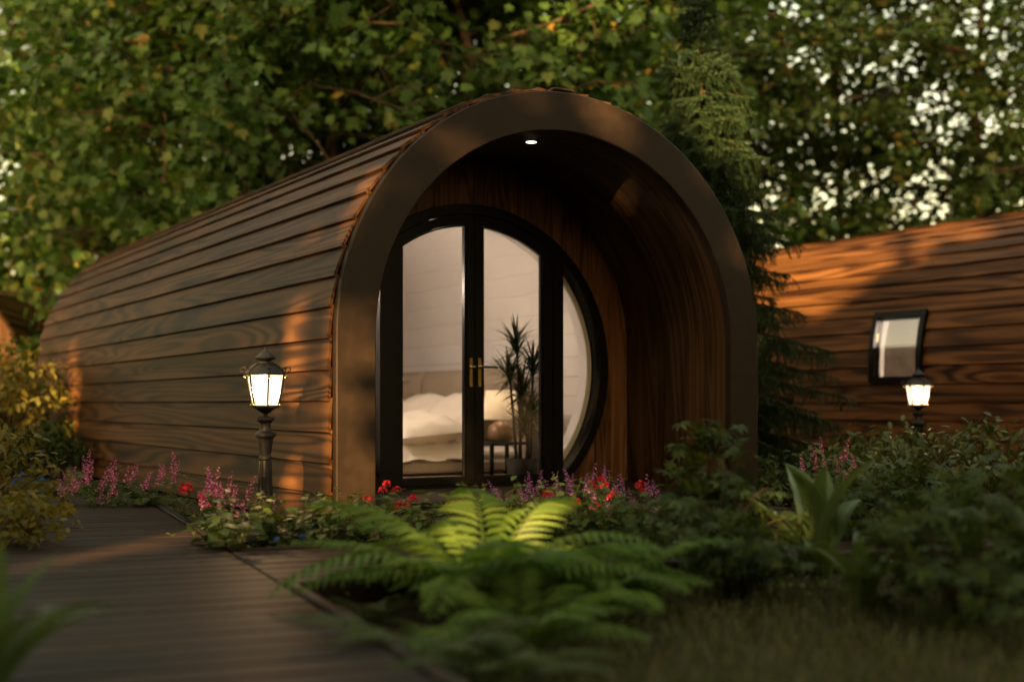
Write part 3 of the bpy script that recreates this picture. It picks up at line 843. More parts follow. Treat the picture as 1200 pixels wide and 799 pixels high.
# ------------------------------------------------------------------ lanterns
def lantern(label, loc, rz):
    t = thing('garden_lantern', label, 'lamp post', loc, rz, 'cast iron garden lanterns')
    n = 12
    post = [(0.075,-0.02),(0.075,0.05),(0.062,0.07),(0.052,0.11),(0.042,0.16),(0.036,0.30),(0.030,0.455),(0.038,0.463),(0.038,0.475),(0.031,0.483),(0.034,0.50),(0.046,0.575),(0.049,0.585),(0.064,0.595),(0.064,0.608),(0.050,0.618),(0.036,0.625),(0.030,0.645),(0.032,0.668),(0.045,0.680),(0.052,0.687),(0.052,0.700),(0.035,0.704),(0.015,0.708)]
    mb = MB().lathe(post, 16)
    for k in range(8):                                # flutes
        a = 2*PI*k/8
        mb.tube([(0.047*math.cos(a),0.047*math.sin(a),0.13),(0.037*math.cos(a),0.037*math.sin(a),0.30),(0.031*math.cos(a),0.031*math.sin(a),0.45)], 0.005, 5)
    obj('post', mb.mesh('lantern_post', M['iron'], True, 40), t)
    fr = MB().lathe([(0.012,0.705),(0.014,0.722),(0.035,0.735),(0.058,0.752),(0.080,0.758),(0.080,0.766),(0.0,0.766)], 12)
    zb, zt, rb, rt = 0.764, 0.948, 0.078, 0.112
    cor = [(math.cos(PI/6+k*PI/3), math.sin(PI/6+k*PI/3)) for k in range(6)]
    for (c, s_) in cor: fr.tube([(rb*c, rb*s_, zb),(rt*c, rt*s_, zt)], 0.0065, 6)
    for k in range(6):
        c0, c1 = cor[k], cor[(k+1)%6]
        fr.tube([(rt*c0[0], rt*c0[1], zt),(rt*c1[0], rt*c1[1], zt)], 0.005, 6)
        fr.tube([(rb*c0[0], rb*c0[1], zb+.004),(rb*c1[0], rb*c1[1], zb+.004)], 0.004, 6)
    obj('lantern_frame', fr.mesh('lantern_frame', M['iron'], True, 40), t)
    for k in range(6):
        c0, c1 = cor[k], cor[(k+1)%6]; q = 0.965
        v = []
        for (r, z) in ((rb, zb+.006), (rt, zt-.004)):
            for th in (q, q-0.03):
                v += [(r*th*(c0[0]*.94+c1[0]*.06), r*th*(c0[1]*.94+c1[1]*.06), z), (r*th*(c1[0]*.94+c0[0]*.06), r*th*(c1[1]*.94+c0[1]*.06), z)]
        f = [(0,1,5,4),(2,6,7,3),(0,4,6,2),(1,3,7,5),(4,5,7,6),(0,2,3,1)]
        obj('glass_pane', MB().add(v, f).mesh('lantern_pane', M['lantern']), t)
    obj('bulb', MB().lathe([(0,0.775),(0.030,0.785),(0.042,0.83),(0.044,0.89),(0.030,0.925),(0,0.935)], 16).mesh('lantern_bulb', M['lantern_bulb'], True), t)
    ld = bpy.data.lights.new('lantern_light', 'POINT'); ld.energy = 17.0; ld.color = (1.0, 0.55, 0.25); ld.shadow_soft_size = 0.045
    obj('lamp', ld, t, (0, 0, 0.855))
    rf = MB().lathe([(0.118,0.946),(0.122,0.952),(0.118,0.958),(0.092,0.982),(0.062,1.002),(0.045,1.014),(0.045,1.020),(0.0,1.022)], 6, (0,0,0), PI/6)
    for (c, s_) in cor: rf.tube([(0.120*c, 0.120*s_, 0.957),(0.092*c, 0.092*s_, 0.987),(0.05*c, 0.05*s_, 1.015)], 0.005, 5)
    obj('roof', rf.mesh('lantern_roof', M['iron'], True, 30), t)
    fin = MB().lathe([(0.030,1.018),(0.036,1.030),(0.056,1.036),(0.060,1.044),(0.055,1.050),(0.030,1.072),(0.012,1.084),(0.010,1.092),(0.006,1.100),(0,1.103)], 14)
    obj('finial', fin.mesh('finial', M['iron'], True, 40), t)
    for (c, s_) in cor:
        sc = MB(); pts = []
        for q in np.linspace(0, 1, 12):
            a = q*1.6*PI; r = 0.020*(1-0.55*q)
            pts.append(((0.122+0.016-r*math.cos(a))*c, (0.122+0.016-r*math.cos(a))*s_, 0.962+0.012+r*math.sin(a)))
        sc.tube(pts, 0.0035, 5)
        s1_ = obj('scroll', sc.mesh('scroll', M['iron'], True), t)
        for (r, z, q) in ((0.126,0.935,0.010), (0.088,0.772,0.008)):
            bl_ = MB().lathe([(0,-q),(q*.7,-q*.7),(q,0),(q*.7,q*.7),(0,q)], 10, (r*c, r*s_, z))
            obj('gilt_ball', bl_.mesh('gilt_ball', M['brass'], True), t)
    return t
LP1 = Vector((at(311, 7.36), 7.36, 0)); LP2 = Vector((at(1076, 11.6), 11.6, 0))
lantern('lit cast iron lantern on a fluted post beside the pod with round doors', LP1, 0.35)
lantern('lit cast iron lantern rising from bushes below the small square window', LP2, 0.1)

exec_marker = None
# ------------------------------------------------------------------ leaves and plants: templates
def leaf_tpl(n=3, wmax=0.5, peak=0.45, droop=0.25, fold=0.12):
    """simple pointed leaf, folded along the midrib: x across (half width wmax), y along"""
    T = [(0,0,0)]; F = []
    rows = []
    for i in range(1, n+1):
        t = i/(n+1)
        w = wmax*(math.sin(PI*(t**(math.log(0.5)/math.log(peak))))**0.8)
        z = -droop*t*t
        k = len(T); T += [(-w, t, z+fold*w), (0, t, z), (w, t, z+fold*w)]; rows.append(k)
    T.append((0, 1, -droop)); tip = len(T)-1
    F += [(0, rows[0]+1, rows[0]), (0, rows[0]+2, rows[0]+1)]
    for a, b_ in zip(rows[:-1], rows[1:]):
        F += [(a, a+1, b_+1), (a, b_+1, b_), (a+1, a+2, b_+2), (a+1, b_+2, b_+1)]
    a = rows[-1]; F += [(a, a+1, tip), (a+1, a+2, tip)]
    return np.array(T, float), np.array(F)
LEAF = leaf_tpl(3, 0.27); LEAF_S = leaf_tpl(1, 0.30, droop=0.15); LEAF_N = leaf_tpl(3, 0.13, 0.4, 0.2, 0.2)
_h = [(0.0,0.0),(0.20,-0.06),(0.50,0.16),(0.33,0.27),(0.56,0.60),(0.22,0.52),(0.0,1.0)]
_o = _h + [(-x, y) for x, y in _h[-2:0:-1]]
MT = np.array([(0,0.38,-0.03)]+[(x, y, 0.10*abs(x)-0.12*(y-0.4)**2) for x, y in _o]); MF = np.array([(0, i+1, (i+1) % len(_o)+1) for i in range(len(_o))])
# palmate leaf (seven pointed fingers)
_pt = []; _pf = []
for k, a in enumerate(np.linspace(-1.9, 1.9, 7)):
    l = 1.0-0.28*abs(a)/1.9*1.2; c, s_ = math.cos(a), math.sin(a); b0 = len(_pt)
    for (u, w, z) in ((0.02,0,0),(0.5,0.13,-0.03),(0.5,-0.13,-0.03),(1.0,0,-0.16)):
        _pt.append((s_*u*l+c*w*l, c*u*l-s_*w*l, z))
    _pf += [(b0,b0+1,b0+2),(b0+1,b0+3,b0+2)]
PT, PF = np.array(_pt), np.array(_pf)
QUAD = np.array([(-.5,0,0),(.5,0,0),(.6,.55,-.05),(0,1,-.12),(-.6,.55,-.05)]); QUAD_F = np.array([(0,1,2),(0,2,4),(4,2,3)])
def rdir(n):
    return norm(rng.normal(size=(n, 3)))

def crown(centers, rad, per, T, F, size, mat, name, down=0.35, out_c=None, flat=0.5):
    n = len(centers)*per
    c = np.repeat(np.asarray(centers, float), per, axis=0)
    rr = np.repeat(np.asarray(rad, float).reshape(-1), per) if hasattr(rad, '__len__') else np.full(n, rad)
    d = rdir(n)*(rng.random((n,1))**0.45)
    d[:, 2] *= flat+0.2
    pos = c + d*rr[:, None]
    ax = norm(d+rdir(n)*0.7+np.array([0,0,-down]))
    nr = norm(rdir(n)*0.75+np.array([0,0,1.0])+ (norm(c-out_c)*0.5 if out_c is not None else 0))
    V, FF = scatter(T, F, pos, ax, nr, rng.uniform(size[0], size[1], n))
    return V, FF

AVOID = [None]
def broadleaf(name, seed, H, cr, z0, T, F, size, mat, ncl, per, crad=0.45, trunk_r=0.16):
    """trunk with limbs (one mesh) and a crown of leaf clumps at the limb ends (one mesh)"""
    global rng
    rs = random.Random(seed); rng = np.random.default_rng(seed)
    tb = MB()
    pts = [Vector((0,0,-0.05))]; k = 8
    for i in range(1, k+1):
        pts.append(Vector((rs.uniform(-.12,.12)*i/3, rs.uniform(-.12,.12)*i/3, H*0.93*i/k)))
    tb.tube(pts, [trunk_r*1.35 if i == 0 else trunk_r*(1-0.82*i/k) for i in range(k+1)], 9)
    cent = []
    nl = max(14, ncl//9)
    for i in range(nl):
        h = z0*0.9+(H*0.92-z0*0.9)*(i+rs.random())/nl
        t = h/(H*0.93)*k; i0 = min(k-1, int(t)); base = pts[i0].lerp(pts[i0+1], t-i0)
        rel = (h-z0)/(H-z0)
        ext = cr*max(0.25, math.sin(PI*min(0.97, 0.18+0.80*rel)))**0.7*rs.uniform(0.75, 1.1)
        a = i*2.399+rs.uniform(-.5,.5)
        d = Vector((math.cos(a), math.sin(a), 0))
        lp = [base]
        for j in range(1, 6):
            q = j/5
            lp.append(base+d*(ext*q)+Vector((rs.uniform(-.1,.1)*ext*.4, rs.uniform(-.1,.1)*ext*.4, ext*(0.34*q-0.22*q*q)+rs.uniform(-.05,.05))))
        rr = trunk_r*0.34*(1-0.5*rel)
        if AVOID[0] and AVOID[0](lp): continue
        tb.tube(lp, [rr*(1-0.17*j) for j in range(6)], 5)
        for j in (2, 3, 4, 5):
            for s_ in range(2 if j < 5 else 1):
                d2 = Vector((rs.gauss(0,1), rs.gauss(0,1), rs.gauss(0,.6))).normalized()
                e = lp[j]+d2*ext*rs.uniform(0.15, 0.42)
                if AVOID[0] and AVOID[0]([lp[j], e]): continue
                tb.tube([lp[j], (lp[j]+e)/2+Vector((0,0,0.06)), e], [rr*0.4, rr*0.25, rr*0.12], 4)
                cent.append(e)
                if rs.random() < 0.5: cent.append((lp[j]+e)/2)
    while len(cent) < ncl:
        a = rs.uniform(0, 2*PI); rel = rs.random(); r_ = cr*max(0.2, math.sin(PI*min(0.97, 0.15+0.82*rel)))**0.7*math.sqrt(rs.uniform(0.12, 1.0))
        cent.append(Vector((r_*math.cos(a), r_*math.sin(a), z0+(H-z0)*rel)))
    rs.shuffle(cent); cent = cent[:ncl]
    V, FF = crown(np.array([tuple(c) for c in cent]), np.array([crad*rs.uniform(0.6, 1.4) for _ in cent]), per, T, F, size, mat, name, 0.4, np.array([0,0,(H+z0)/2]))
    return tb.mesh(name+'_trunk', M['bark'], True), np_mesh(name+'_crown', V, FF, mat)

def place_tree(name, label, var, loc, rz, s=1.0, group='trees behind the pods', cat='tree', sz=None):
    t = thing(name, label, cat, loc, rz, group); t.scale = (s, s, sz or s)
    obj('trunk', var[0], t); tag(obj('crown', var[1], t), kind='stuff')
    return t

mapA = broadleaf('maple', 11, 9.5, 3.2, 0.9, MT, MF, (0.13,0.22), M['maple'], 330, 22, 0.50)
mapB = broadleaf('maple', 23, 10.5, 3.4, 0.8, MT, MF, (0.13,0.22), M['maple'], 350, 22, 0.52)
beeA = broadleaf('beech', 37, 12.0, 3.6, 1.2, QUAD, QUAD_F, (0.085,0.15), M['beech'], 440, 36, 0.46)
beeB = broadleaf('beech', 41, 13.0, 4.0, 1.0, QUAD, QUAD_F, (0.09,0.16), M['beech'], 440, 36, 0.50)
for (px, Y, v, rz, s, lab) in ((190,22.5,mapB,1.9,1.05,'broad-leaved maple rising just behind the far end of the round-door pod'),
        (290,20.5,mapA,2.7,1.05,'broad-leaved maple behind the middle of the round-door pod roof'),
        (395,19.8,mapB,4.0,1.0,'broad-leaved maple behind the front third of the round-door pod roof'),
        (540,19.5,mapA,5.1,1.1,'broad-leaved maple right behind the top of the dark arch'),
        (670,20.8,mapB,0.9,1.05,'broad-leaved maple between the arch top and the spruce'),
        (-330,25,mapB,3,1.1,'broad-leaved maple beyond the distant pod')):
    place_tree('maple_tree', lab, v, (at(px, Y), Y, 0), rz, s)
T2 = 'tall maple at the back of the wood, seen through nearer leaves behind the round-door pod'
for (px, Y, v, rz, s) in ((-20,33,mapB,2.2,1.45), (90,31,mapA,4.2,1.4), (170,27,mapA,0.7,1.35), (330,28,mapB,5.5,1.3), (480,27,mapA,3.4,1.35), (620,28.5,mapB,1.2,1.3), (760,27,mapA,2.0,1.3)):
    place_tree('maple_tree', T2, v, (at(px, Y), Y, 0), rz, s)
for (px, Y, v, rz, s, lab) in ((830,25.5,beeA,0.4,0.95,'airy small-leaved beech directly behind the spruce'),
        (985,26,beeB,2.2,0.9,'airy small-leaved beech with sky gaps above the sunlit end of the window pod'),
        (1150,25,beeA,3.9,0.98,'airy small-leaved beech above the small square window'),
        (1300,26,beeB,5.0,0.95,'airy small-leaved beech above the near end of the window pod')):
    place_tree('beech_tree', lab, v, (at(px, Y), Y, 0), rz, s)

# spruce between the two pods
def spruce(label, loc, H=4.65, rmax=1.36):
    global rng
    rs = random.Random(5); rng = np.random.default_rng(5)
    t = thing('spruce_tree', label, 'tree', loc, 0.4)
    tb = MB()
    lean = lambda z: Vector((-0.34*max(0, (z/H-0.25))**1.3, 0, z))
    zs = np.linspace(-0.03, H, 12)
    tb.tube([lean(z) for z in zs], [0.075*(1-0.93*max(0,z)/H) for z in zs], 8)
    tp, ta, tl_ = [], [], []
    z = 0.30
    while z < H-0.12:
        rel = z/H
        Lb = rmax*(1-rel)**0.95*(1.0 if rel > 0.45 else 0.80+0.3*rs.random())+0.06
        nb = 7 if rel < 0.85 else 5
        a0 = rs.uniform(0, 6)
        for k in range(nb):
            a = a0+2*PI*k/nb+rs.uniform(-.3,.3); L_ = Lb*rs.uniform(0.50, 1.15)
            if rel > 0.9: L_ = max(L_, 0.10)
            d = Vector((math.cos(a), math.sin(a), 0)); b0 = lean(z+rs.uniform(-.05,.05)); up = 0.35 if rel > 0.8 else 0.05
            pts = [b0+d*(L_*q)+Vector((0,0,L_*(up*q-0.42*q*q+0.20*q**3))) for q in np.linspace(0, 1, 6)]
            tb.tube(pts, [0.014*(1-0.8*q) for q in np.linspace(0, 1, 6)], 4)
            nt_ = max(4, int(L_*48))
            for i in range(nt_):
                q = 0.12+0.88*(i+rs.random())/nt_
                j = min(4, int(q*5)); p = pts[j].lerp(pts[j+1], q*5-j)
                side = 1 if i % 2 else -1
                tan = (pts[j+1]-pts[j]).normalized(); lat = Vector((-d.y, d.x, 0))*side
                droop = -0.55 if rel < 0.8 else 0.1
                ln = rs.uniform(0.10, 0.20)*(1.15-0.55*q)*(1.0 if rel < 0.85 else 0.7)
                v = (tan*0.75+lat*rs.uniform(0.5,1.1)+Vector((0,0,droop*rs.uniform(0.2,1.3)))).normalized()
                tp.append(p); ta.append(v); tl_.append(ln)
                if rs.random() < 0.95:                     # hanging second-order twig
                    e = p+v*ln*0.6
                    tp.append(e); ta.append((v*0.4+Vector((rs.gauss(0,.3), rs.gauss(0,.3), -0.9))).normalized()); tl_.append(ln*1.1)
            tp.append(pts[-2]); ta.append((pts[-1]-pts[-2]).normalized()); tl_.append(0.16 if rel < .85 else 0.10)
        z += 0.105 if rel < 0.75 else 0.085
    for q in np.linspace(0.86, 0.985, 9):
        for _ in range(3):
            tp.append(lean(H*q)); ta.append(Vector((rs.gauss(0,.35), rs.gauss(0,.35), 1)).normalized()); tl_.append(0.11)
    # bottle-brush twig
    T = []; F = []
    for i in range(34):
        y = (i+0.5)/34; a = i*2.4; c, s_ = math.cos(a), math.sin(a); l = 0.19*(1.1-0.4*y); w = 0.034; b0 = len(T)
        T += [(c*0.0-s_*w, y-.03, s_*0.0+c*w), (s_*w, y-.03, -c*w), (c*l, y+0.08, s_*l)]; F.append((b0,b0+1,b0+2))
    T, F = np.array(T), np.array(F)
    V, FF = scatter(T, F, np.array([tuple(p) for p in tp]), np.array([tuple(p) for p in ta]), rdir(len(tp)), np.array(tl_))
    obj('trunk', tb.mesh('spruce_trunk', M['bark'], True), t)
    tag(obj('crown', np_mesh('spruce_needles', V, FF, M['spruce']), t), kind='stuff')
spruce('drooping green spruce standing between the two pods', (at(838, 11.9), 11.9, 0))

# ------------------------------------------------------------------ garden plants
def stems_and_leaves(seed, n_st, h, spread, leaf, lsize, per, curve=0.4, base_r=0.08, stem_r=0.003, droop=0.3, gap0=0.15):
    """upright leafy stems from a common base; returns stem builder, leaf verts, faces and stem tips"""
    rs = random.Random(seed); r_ = np.random.default_rng(seed)
    mb = MB(); P, A, Nn, S, tips = [], [], [], [], []
    for i in range(n_st):
        a = rs.uniform(0, 2*PI); rr = base_r*math.sqrt(rs.random()); b0 = Vector((rr*math.cos(a), rr*math.sin(a), -0.01))
        a2 = a+rs.uniform(-.7,.7); sp = spread*rs.uniform(0.15, 1.0); hh = h*rs.uniform(0.6, 1.05)*(1-0.25*(sp/spread)**2)
        d = Vector((math.cos(a2), math.sin(a2), 0))
        pts = [b0+d*(sp*q**(1+curve))+Vector((0,0,hh*q*(1.0-0.1*q))) for q in np.linspace(0, 1, 6)]
        mb.tube(pts, [stem_r*(1-0.6*q) for q in np.linspace(0, 1, 6)], 4)
        tips.append((pts[-1], (pts[-1]-pts[-2]).normalized()))
        for k in range(per):
            q = gap0+(1-gap0)*(k+rs.random()*.6)/per; j = min(4, int(q*5)); p = pts[j].lerp(pts[j+1], q*5-j)
            an = k*2.4+rs.uniform(-.4,.4)
            P.append(tuple(p)); A.append((math.cos(an), math.sin(an), rs.uniform(-0.15, 0.6)-droop*.3)); Nn.append((rs.gauss(0,.25), rs.gauss(0,.25), 1))
            S.append(rs.uniform(*lsize)*(1.05-0.45*q))
    V, F = scatter(leaf[0], leaf[1], np.array(P), np.array(A), np.array(Nn), np.array(S))
    return mb, V, F, tips

_fl = {}
def spike_mesh(mat, seed):
    """flower spike: small five-petal blooms up a stem, 0.12 m long"""
    key = ('spike', mat, seed)
    if key in _fl: return _fl[key]
    rs = random.Random(seed); P, A, Nn, S = [], [], [], []
    for k in range(19):
        q = (k+rs.uniform(-.3,.3))/19; an = k*2.4+rs.uniform(-.5,.5); rr = 0.026*(1.15-0.85*q)
        c = Vector((rr*math.cos(an), rr*math.sin(an), -0.03+0.18*q+rs.uniform(-.006,.006)))
        o = Vector((math.cos(an), math.sin(an), rs.uniform(-0.1,0.7))).normalized()
        t1 = o.orthogonal().normalized(); t2 = o.cross(t1)
        for j in range(5):
            b_ = j*PI*2/5+rs.uniform(-.3,.3)
            d = t1*math.cos(b_)+t2*math.sin(b_)+o*0.6
            P.append(tuple(c)); A.append(tuple(d)); Nn.append(tuple(o)); S.append(rs.uniform(0.010, 0.016)*(1.15-0.65*q))
        P.append(tuple(c)); A.append(tuple(-o)); Nn.append(tuple(t1)); S.append(rr)
    V, F = scatter(leaf_tpl(1, 0.38, 0.55, 0.1)[0], leaf_tpl(1, 0.38, 0.55, 0.1)[1], np.array(P), np.array(A), np.array(Nn), np.array(S))
    _fl[key] = np_mesh('flower_spike', V, F, M[mat]); return _fl[key]
def bloom_mesh(mat, seed, r=0.028, n=34):
    key = ('bloom', mat, seed, r)
    if key in _fl: return _fl[key]
    rs = random.Random(seed); P, A, Nn, S = [], [], [], []
    nf = 13
    for k in range(nf):                                # a loose head of small five-petalled florets
        q = math.sqrt((k+0.5)/nf); an = k*2.4+rs.uniform(-.4,.4); el = 1.45-1.6*q
        o = Vector((math.cos(an)*math.cos(el), math.sin(an)*math.cos(el), math.sin(el)))
        c = o*r*rs.uniform(0.6, 0.95); t1 = o.orthogonal().normalized(); t2 = o.cross(t1)
        for j in range(5):
            b_ = j*PI*2/5+rs.uniform(-.3,.3)
            P.append(tuple(c)); A.append(tuple(t1*math.cos(b_)+t2*math.sin(b_)+o*0.45)); Nn.append(tuple(o)); S.append(r*rs.uniform(0.42, 0.62))
    V, F = scatter(*leaf_tpl(1, 0.42, 0.6, -0.1), np.array(P), np.array(A), np.array(Nn), np.array(S))
    _fl[key] = np_mesh('flower_bloom', V, F, M[mat]); return _fl[key]

def flower_plant(name, label, loc, seed, h, spread, n_st, mat, kind='spike', leafm='broad', leaf=LEAF_S, lsize=(0.03,0.05), per=12, fs=1.0, group='flowering plants in the beds', flower_frac=1.0):
    t = thing(name, label, 'flower', loc, random.Random(seed).uniform(0, 6), group)
    mb, V, F, tips = stems_and_leaves(seed, n_st, h, spread, leaf, lsize, per)
    obj('stems', mb.mesh('stems', M['stem']), t)
    tag(obj('foliage', np_mesh('foliage', V, F, M[leafm]), t), kind='stuff')
    rs = random.Random(seed+1)
    for i, (p, d) in enumerate(tips):
        if rs.random() > (flower_frac*0.9 if kind == 'spike' else flower_frac): continue
        if kind == 'spike': me = spike_mesh(mat, i % 3)
        else: me = bloom_mesh(mat, i % 2, 0.030)
        o = obj('flower', me, t, p+Vector((0,0,-0.01)), (d*0.4+Vector((rs.gauss(0,.15), rs.gauss(0,.15), 0.6))).to_track_quat('Z', 'Y').to_euler())
        s_ = fs*(rs.uniform(0.40, 0.85) if kind == 'spike' else rs.uniform(0.75, 1.2)); o.scale = (s_, s_, s_)
    return t
def leafy_plant(name, label, loc, seed, h, spread, n_st, lsize, leafm='broad', leaf=LEAF, per=12, base_r=0.10, cat='plant', group='leafy plants in the beds', stem='stem'):
    t = thing(name, label, cat, loc, random.Random(seed).uniform(0, 6), group)
    mb, V, F, tips = stems_and_leaves(seed, n_st, h, spread, leaf, lsize, per, base_r=base_r)
    obj('stems', mb.mesh('stems', M[stem]), t)
    tag(obj('foliage', np_mesh('foliage', V, F, M[leafm]), t), kind='stuff')
    return t

def frond_mesh(name, mat, L_, npin, plen, pw_, arch_, seed, el0=72):
    rs = random.Random(seed)
    pts = []
    for q in np.linspace(0, 1, 14):
        an = R(el0)-q*arch_
        pts.append(Vector((0,0,0)) if not pts else pts[-1]+Vector((0, math.cos(an), math.sin(an)))*(L_/13))
    mb = MB().tube(pts, [0.004*(1-0.8*q) for q in np.linspace(0,1,14)], 4)
    P, A, Nn, S, W = [], [], [], [], []
    for i in range(npin):
        q = 0.10+0.89*i/npin; j = min(12, int(q*13)); p = pts[j].lerp(pts[j+1], q*13-j); tan = (pts[j+1]-pts[j]).normalized()
        up = Vector((1,0,0)).cross(tan)
        l = plen*(math.sin(PI*min(1, 0.16+0.84*q))**0.75+0.04)*rs.uniform(0.9,1.08)
        for s_ in (-1, 1):
            d = Vector((s_,0,0))+tan*(0.35+0.5*q)-up*0.08+Vector((0,0,rs.uniform(-.15,.1)))
            P.append(tuple(p)); A.append(tuple(d)); Nn.append(tuple(up+Vector((0,0,rs.uniform(-.1,.3))))); S.append(l); W.append(pw_*(0.35+0.65*l/plen)*2)
    V, F = scatter(*leaf_tpl(3, 0.5, 0.35, 0.22, 0.15), np.array(P), np.array(A), np.array(Nn), np.array(S), np.array(W))
    mb.add(V, [tuple(f) for f in F])
    return mb.mesh(name, M[mat], False)
def fern(label, loc, meshes, n, seed, smin=0.8, smax=1.1, tilt=0.35, rz=0):
    t = thing('fern', label, 'fern', loc, rz, 'ferns in the garden')
    rs = random.Random(seed)
    for i in range(n):
        a = 2*PI*i/n+rs.uniform(-.25,.25)
        o = obj('frond', meshes[i % len(meshes)], t, (0.03*math.cos(a), 0.03*math.sin(a), 0), (rs.uniform(-tilt,tilt*0.6), rs.uniform(-.15,.15), a-PI/2))
        s_ = rs.uniform(smin, smax); o.scale = (s_, s_, s_)
    return t

# foreground sword fern
FB = [frond_mesh('big_frond', 'fernleaf', 0.84, 21, 0.165, 0.0125, a, k, e) for k, (a, e) in enumerate(((R(78),62), (R(98),76), (R(58),44)))]
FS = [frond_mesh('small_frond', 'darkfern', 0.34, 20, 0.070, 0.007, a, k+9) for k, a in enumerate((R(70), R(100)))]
fern('large bright green fern arching over the corner where the boardwalk branches', (at(568, 4.75), 4.75, 0), FB, 27, 3, 0.72, 1.10, 0.3)
fern('smaller bright green fern tucked against the larger fern on its right', (at(700, 4.75), 4.75, 0), FB, 18, 8, 0.50, 0.82, 0.3)
fern('bright green fern leaning over the shaded grass in front of the other ferns', (at(610, 4.05), 4.05, 0), FB, 15, 12, 0.42, 0.66, 0.3)
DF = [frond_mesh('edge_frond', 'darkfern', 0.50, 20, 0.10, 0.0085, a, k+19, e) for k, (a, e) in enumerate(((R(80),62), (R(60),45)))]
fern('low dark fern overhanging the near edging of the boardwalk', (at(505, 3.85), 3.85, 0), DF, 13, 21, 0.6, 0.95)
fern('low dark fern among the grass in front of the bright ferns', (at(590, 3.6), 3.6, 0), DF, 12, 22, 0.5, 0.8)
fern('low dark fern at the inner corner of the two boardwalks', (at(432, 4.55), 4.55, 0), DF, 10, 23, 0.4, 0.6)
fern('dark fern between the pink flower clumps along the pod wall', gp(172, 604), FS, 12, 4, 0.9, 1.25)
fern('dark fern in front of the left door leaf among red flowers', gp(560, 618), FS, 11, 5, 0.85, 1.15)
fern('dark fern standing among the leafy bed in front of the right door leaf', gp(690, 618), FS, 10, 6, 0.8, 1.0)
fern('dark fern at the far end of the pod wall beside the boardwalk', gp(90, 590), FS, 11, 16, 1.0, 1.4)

# flowers along the left wall of the front pod
flower_plant('pink_flower', 'tall pink flower clump at the bend of the boardwalk along the pod wall', gp(122, 607), 51, 0.40, 0.30, 22, 'pink', per=16, group='pink flower spikes')
flower_plant('pink_flower', 'small low pink flower plant leaning over the boardwalk edge', gp(98, 606), 52, 0.26, 0.20, 9, 'pink', per=12, group='pink flower spikes')
flower_plant('pink_flower', 'upright pink flower plant beside the red rose by the pod wall', gp(204, 606), 53, 0.42, 0.13, 10, 'pink', per=16, group='pink flower spikes')
flower_plant('pink_flower', 'pale pink flower clump next to the lantern post', gp(268, 636), 54, 0.36, 0.17, 13, 'pink', per=14, fs=1.15, group='pink flower spikes')
flower_plant('rose_bush', 'slim rose with deep red blooms between the pink flower plants', gp(238, 628), 55, 0.40, 0.14, 7, 'red', 'bloom', 'darkleaf', LEAF, (0.05,0.08), 11, 1.15, 'red flowers', 0.6)
flower_plant('blue_flower', 'tiny blue flowers on the bare soil by the boardwalk edge', gp(186, 618), 56, 0.09, 0.12, 9, 'blue', 'bloom', 'broad', LEAF_S, (0.02,0.03), 5, 0.35, 'blue flowers')
flower_plant('blue_flower', 'small blue flowers under the leafy plant by the lantern post', gp(323, 660), 57, 0.17, 0.13, 9, 'blue', 'bloom', 'broad', LEAF_S, (0.02,0.035), 6, 0.45, 'blue flowers')
flower_plant('blue_flower', 'blue flower patch at the far end of the boardwalk by the shrub', gp(32, 592), 58, 0.30, 0.18, 10, 'blue', 'bloom', 'darkleaf', LEAF_S, (0.03,0.05), 9, 0.7, 'blue flowers')
leafy_plant('leafy_plant', 'broad-leaved pale green plant at the boardwalk corner in front of the lantern', gp(280, 658), 61, 0.40, 0.28, 24, (0.085,0.13), per=11)
leafy_plant('leafy_plant', 'broad-leaved green plant spreading round the foot of the lantern post', gp(335, 656), 62, 0.42, 0.24, 18, (0.08,0.12), per=11)
leafy_plant('leafy_plant', 'upright leafy plant at the front left corner of the round-door pod', gp(392, 648), 63, 0.40, 0.22, 18, (0.07,0.11), per=11)
leafy_plant('leafy_plant', 'low leafy plant between the rose and the boardwalk edge', gp(240, 644), 64, 0.15, 0.16, 14, (0.035,0.06), per=9)
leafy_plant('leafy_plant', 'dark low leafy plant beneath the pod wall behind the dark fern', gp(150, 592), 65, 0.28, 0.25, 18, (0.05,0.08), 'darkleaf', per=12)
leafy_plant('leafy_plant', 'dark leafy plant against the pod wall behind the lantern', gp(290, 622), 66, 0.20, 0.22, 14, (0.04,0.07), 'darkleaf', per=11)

# bed in front of the porch
flower_plant('red_geranium', 'red geranium in front of the left door leaf beside the fascia foot', gp(468, 628), 71, 0.36, 0.14, 9, 'red', 'bloom', 'broad', LEAF, (0.035,0.055), 10, 0.95, 'red flowers', 0.75)
flower_plant('red_geranium', 'small red geranium between the fern and the door threshold', gp(518, 634), 72, 0.30, 0.12, 6, 'red', 'bloom', 'broad', LEAF, (0.035,0.05), 10, 0.95, 'red flowers', 0.55)
flower_plant('red_geranium', 'red geranium by the right door post under the curved frame', gp(672, 632), 73, 0.42, 0.16, 10, 'red', 'bloom', 'broad', LEAF, (0.035,0.055), 11, 1.0, 'red flowers', 0.75)
flower_plant('red_geranium', 'red geranium at the end of the bed beside the dark palmate shrub', gp(728, 632), 74, 0.41, 0.17, 12, 'red', 'bloom', 'broad', LEAF, (0.035,0.055), 11, 0.95, 'red flowers', 0.8)
flower_plant('violet_flower', 'violet flower spikes in the middle of the bed before the doors', gp(612, 630), 75, 0.36, 0.16, 15, 'violet', per=12, group='violet flower spikes')
flower_plant('violet_flower', 'violet flower spikes mixed with red geraniums under the curved door frame', gp(698, 630), 76, 0.42, 0.18, 16, 'violet', per=12, group='violet flower spikes')
flower_plant('violet_flower', 'violet flower spikes at the edge of the dark palmate shrub', gp(748, 634), 77, 0.38, 0.15, 12, 'violet', per=12, group='violet flower spikes')
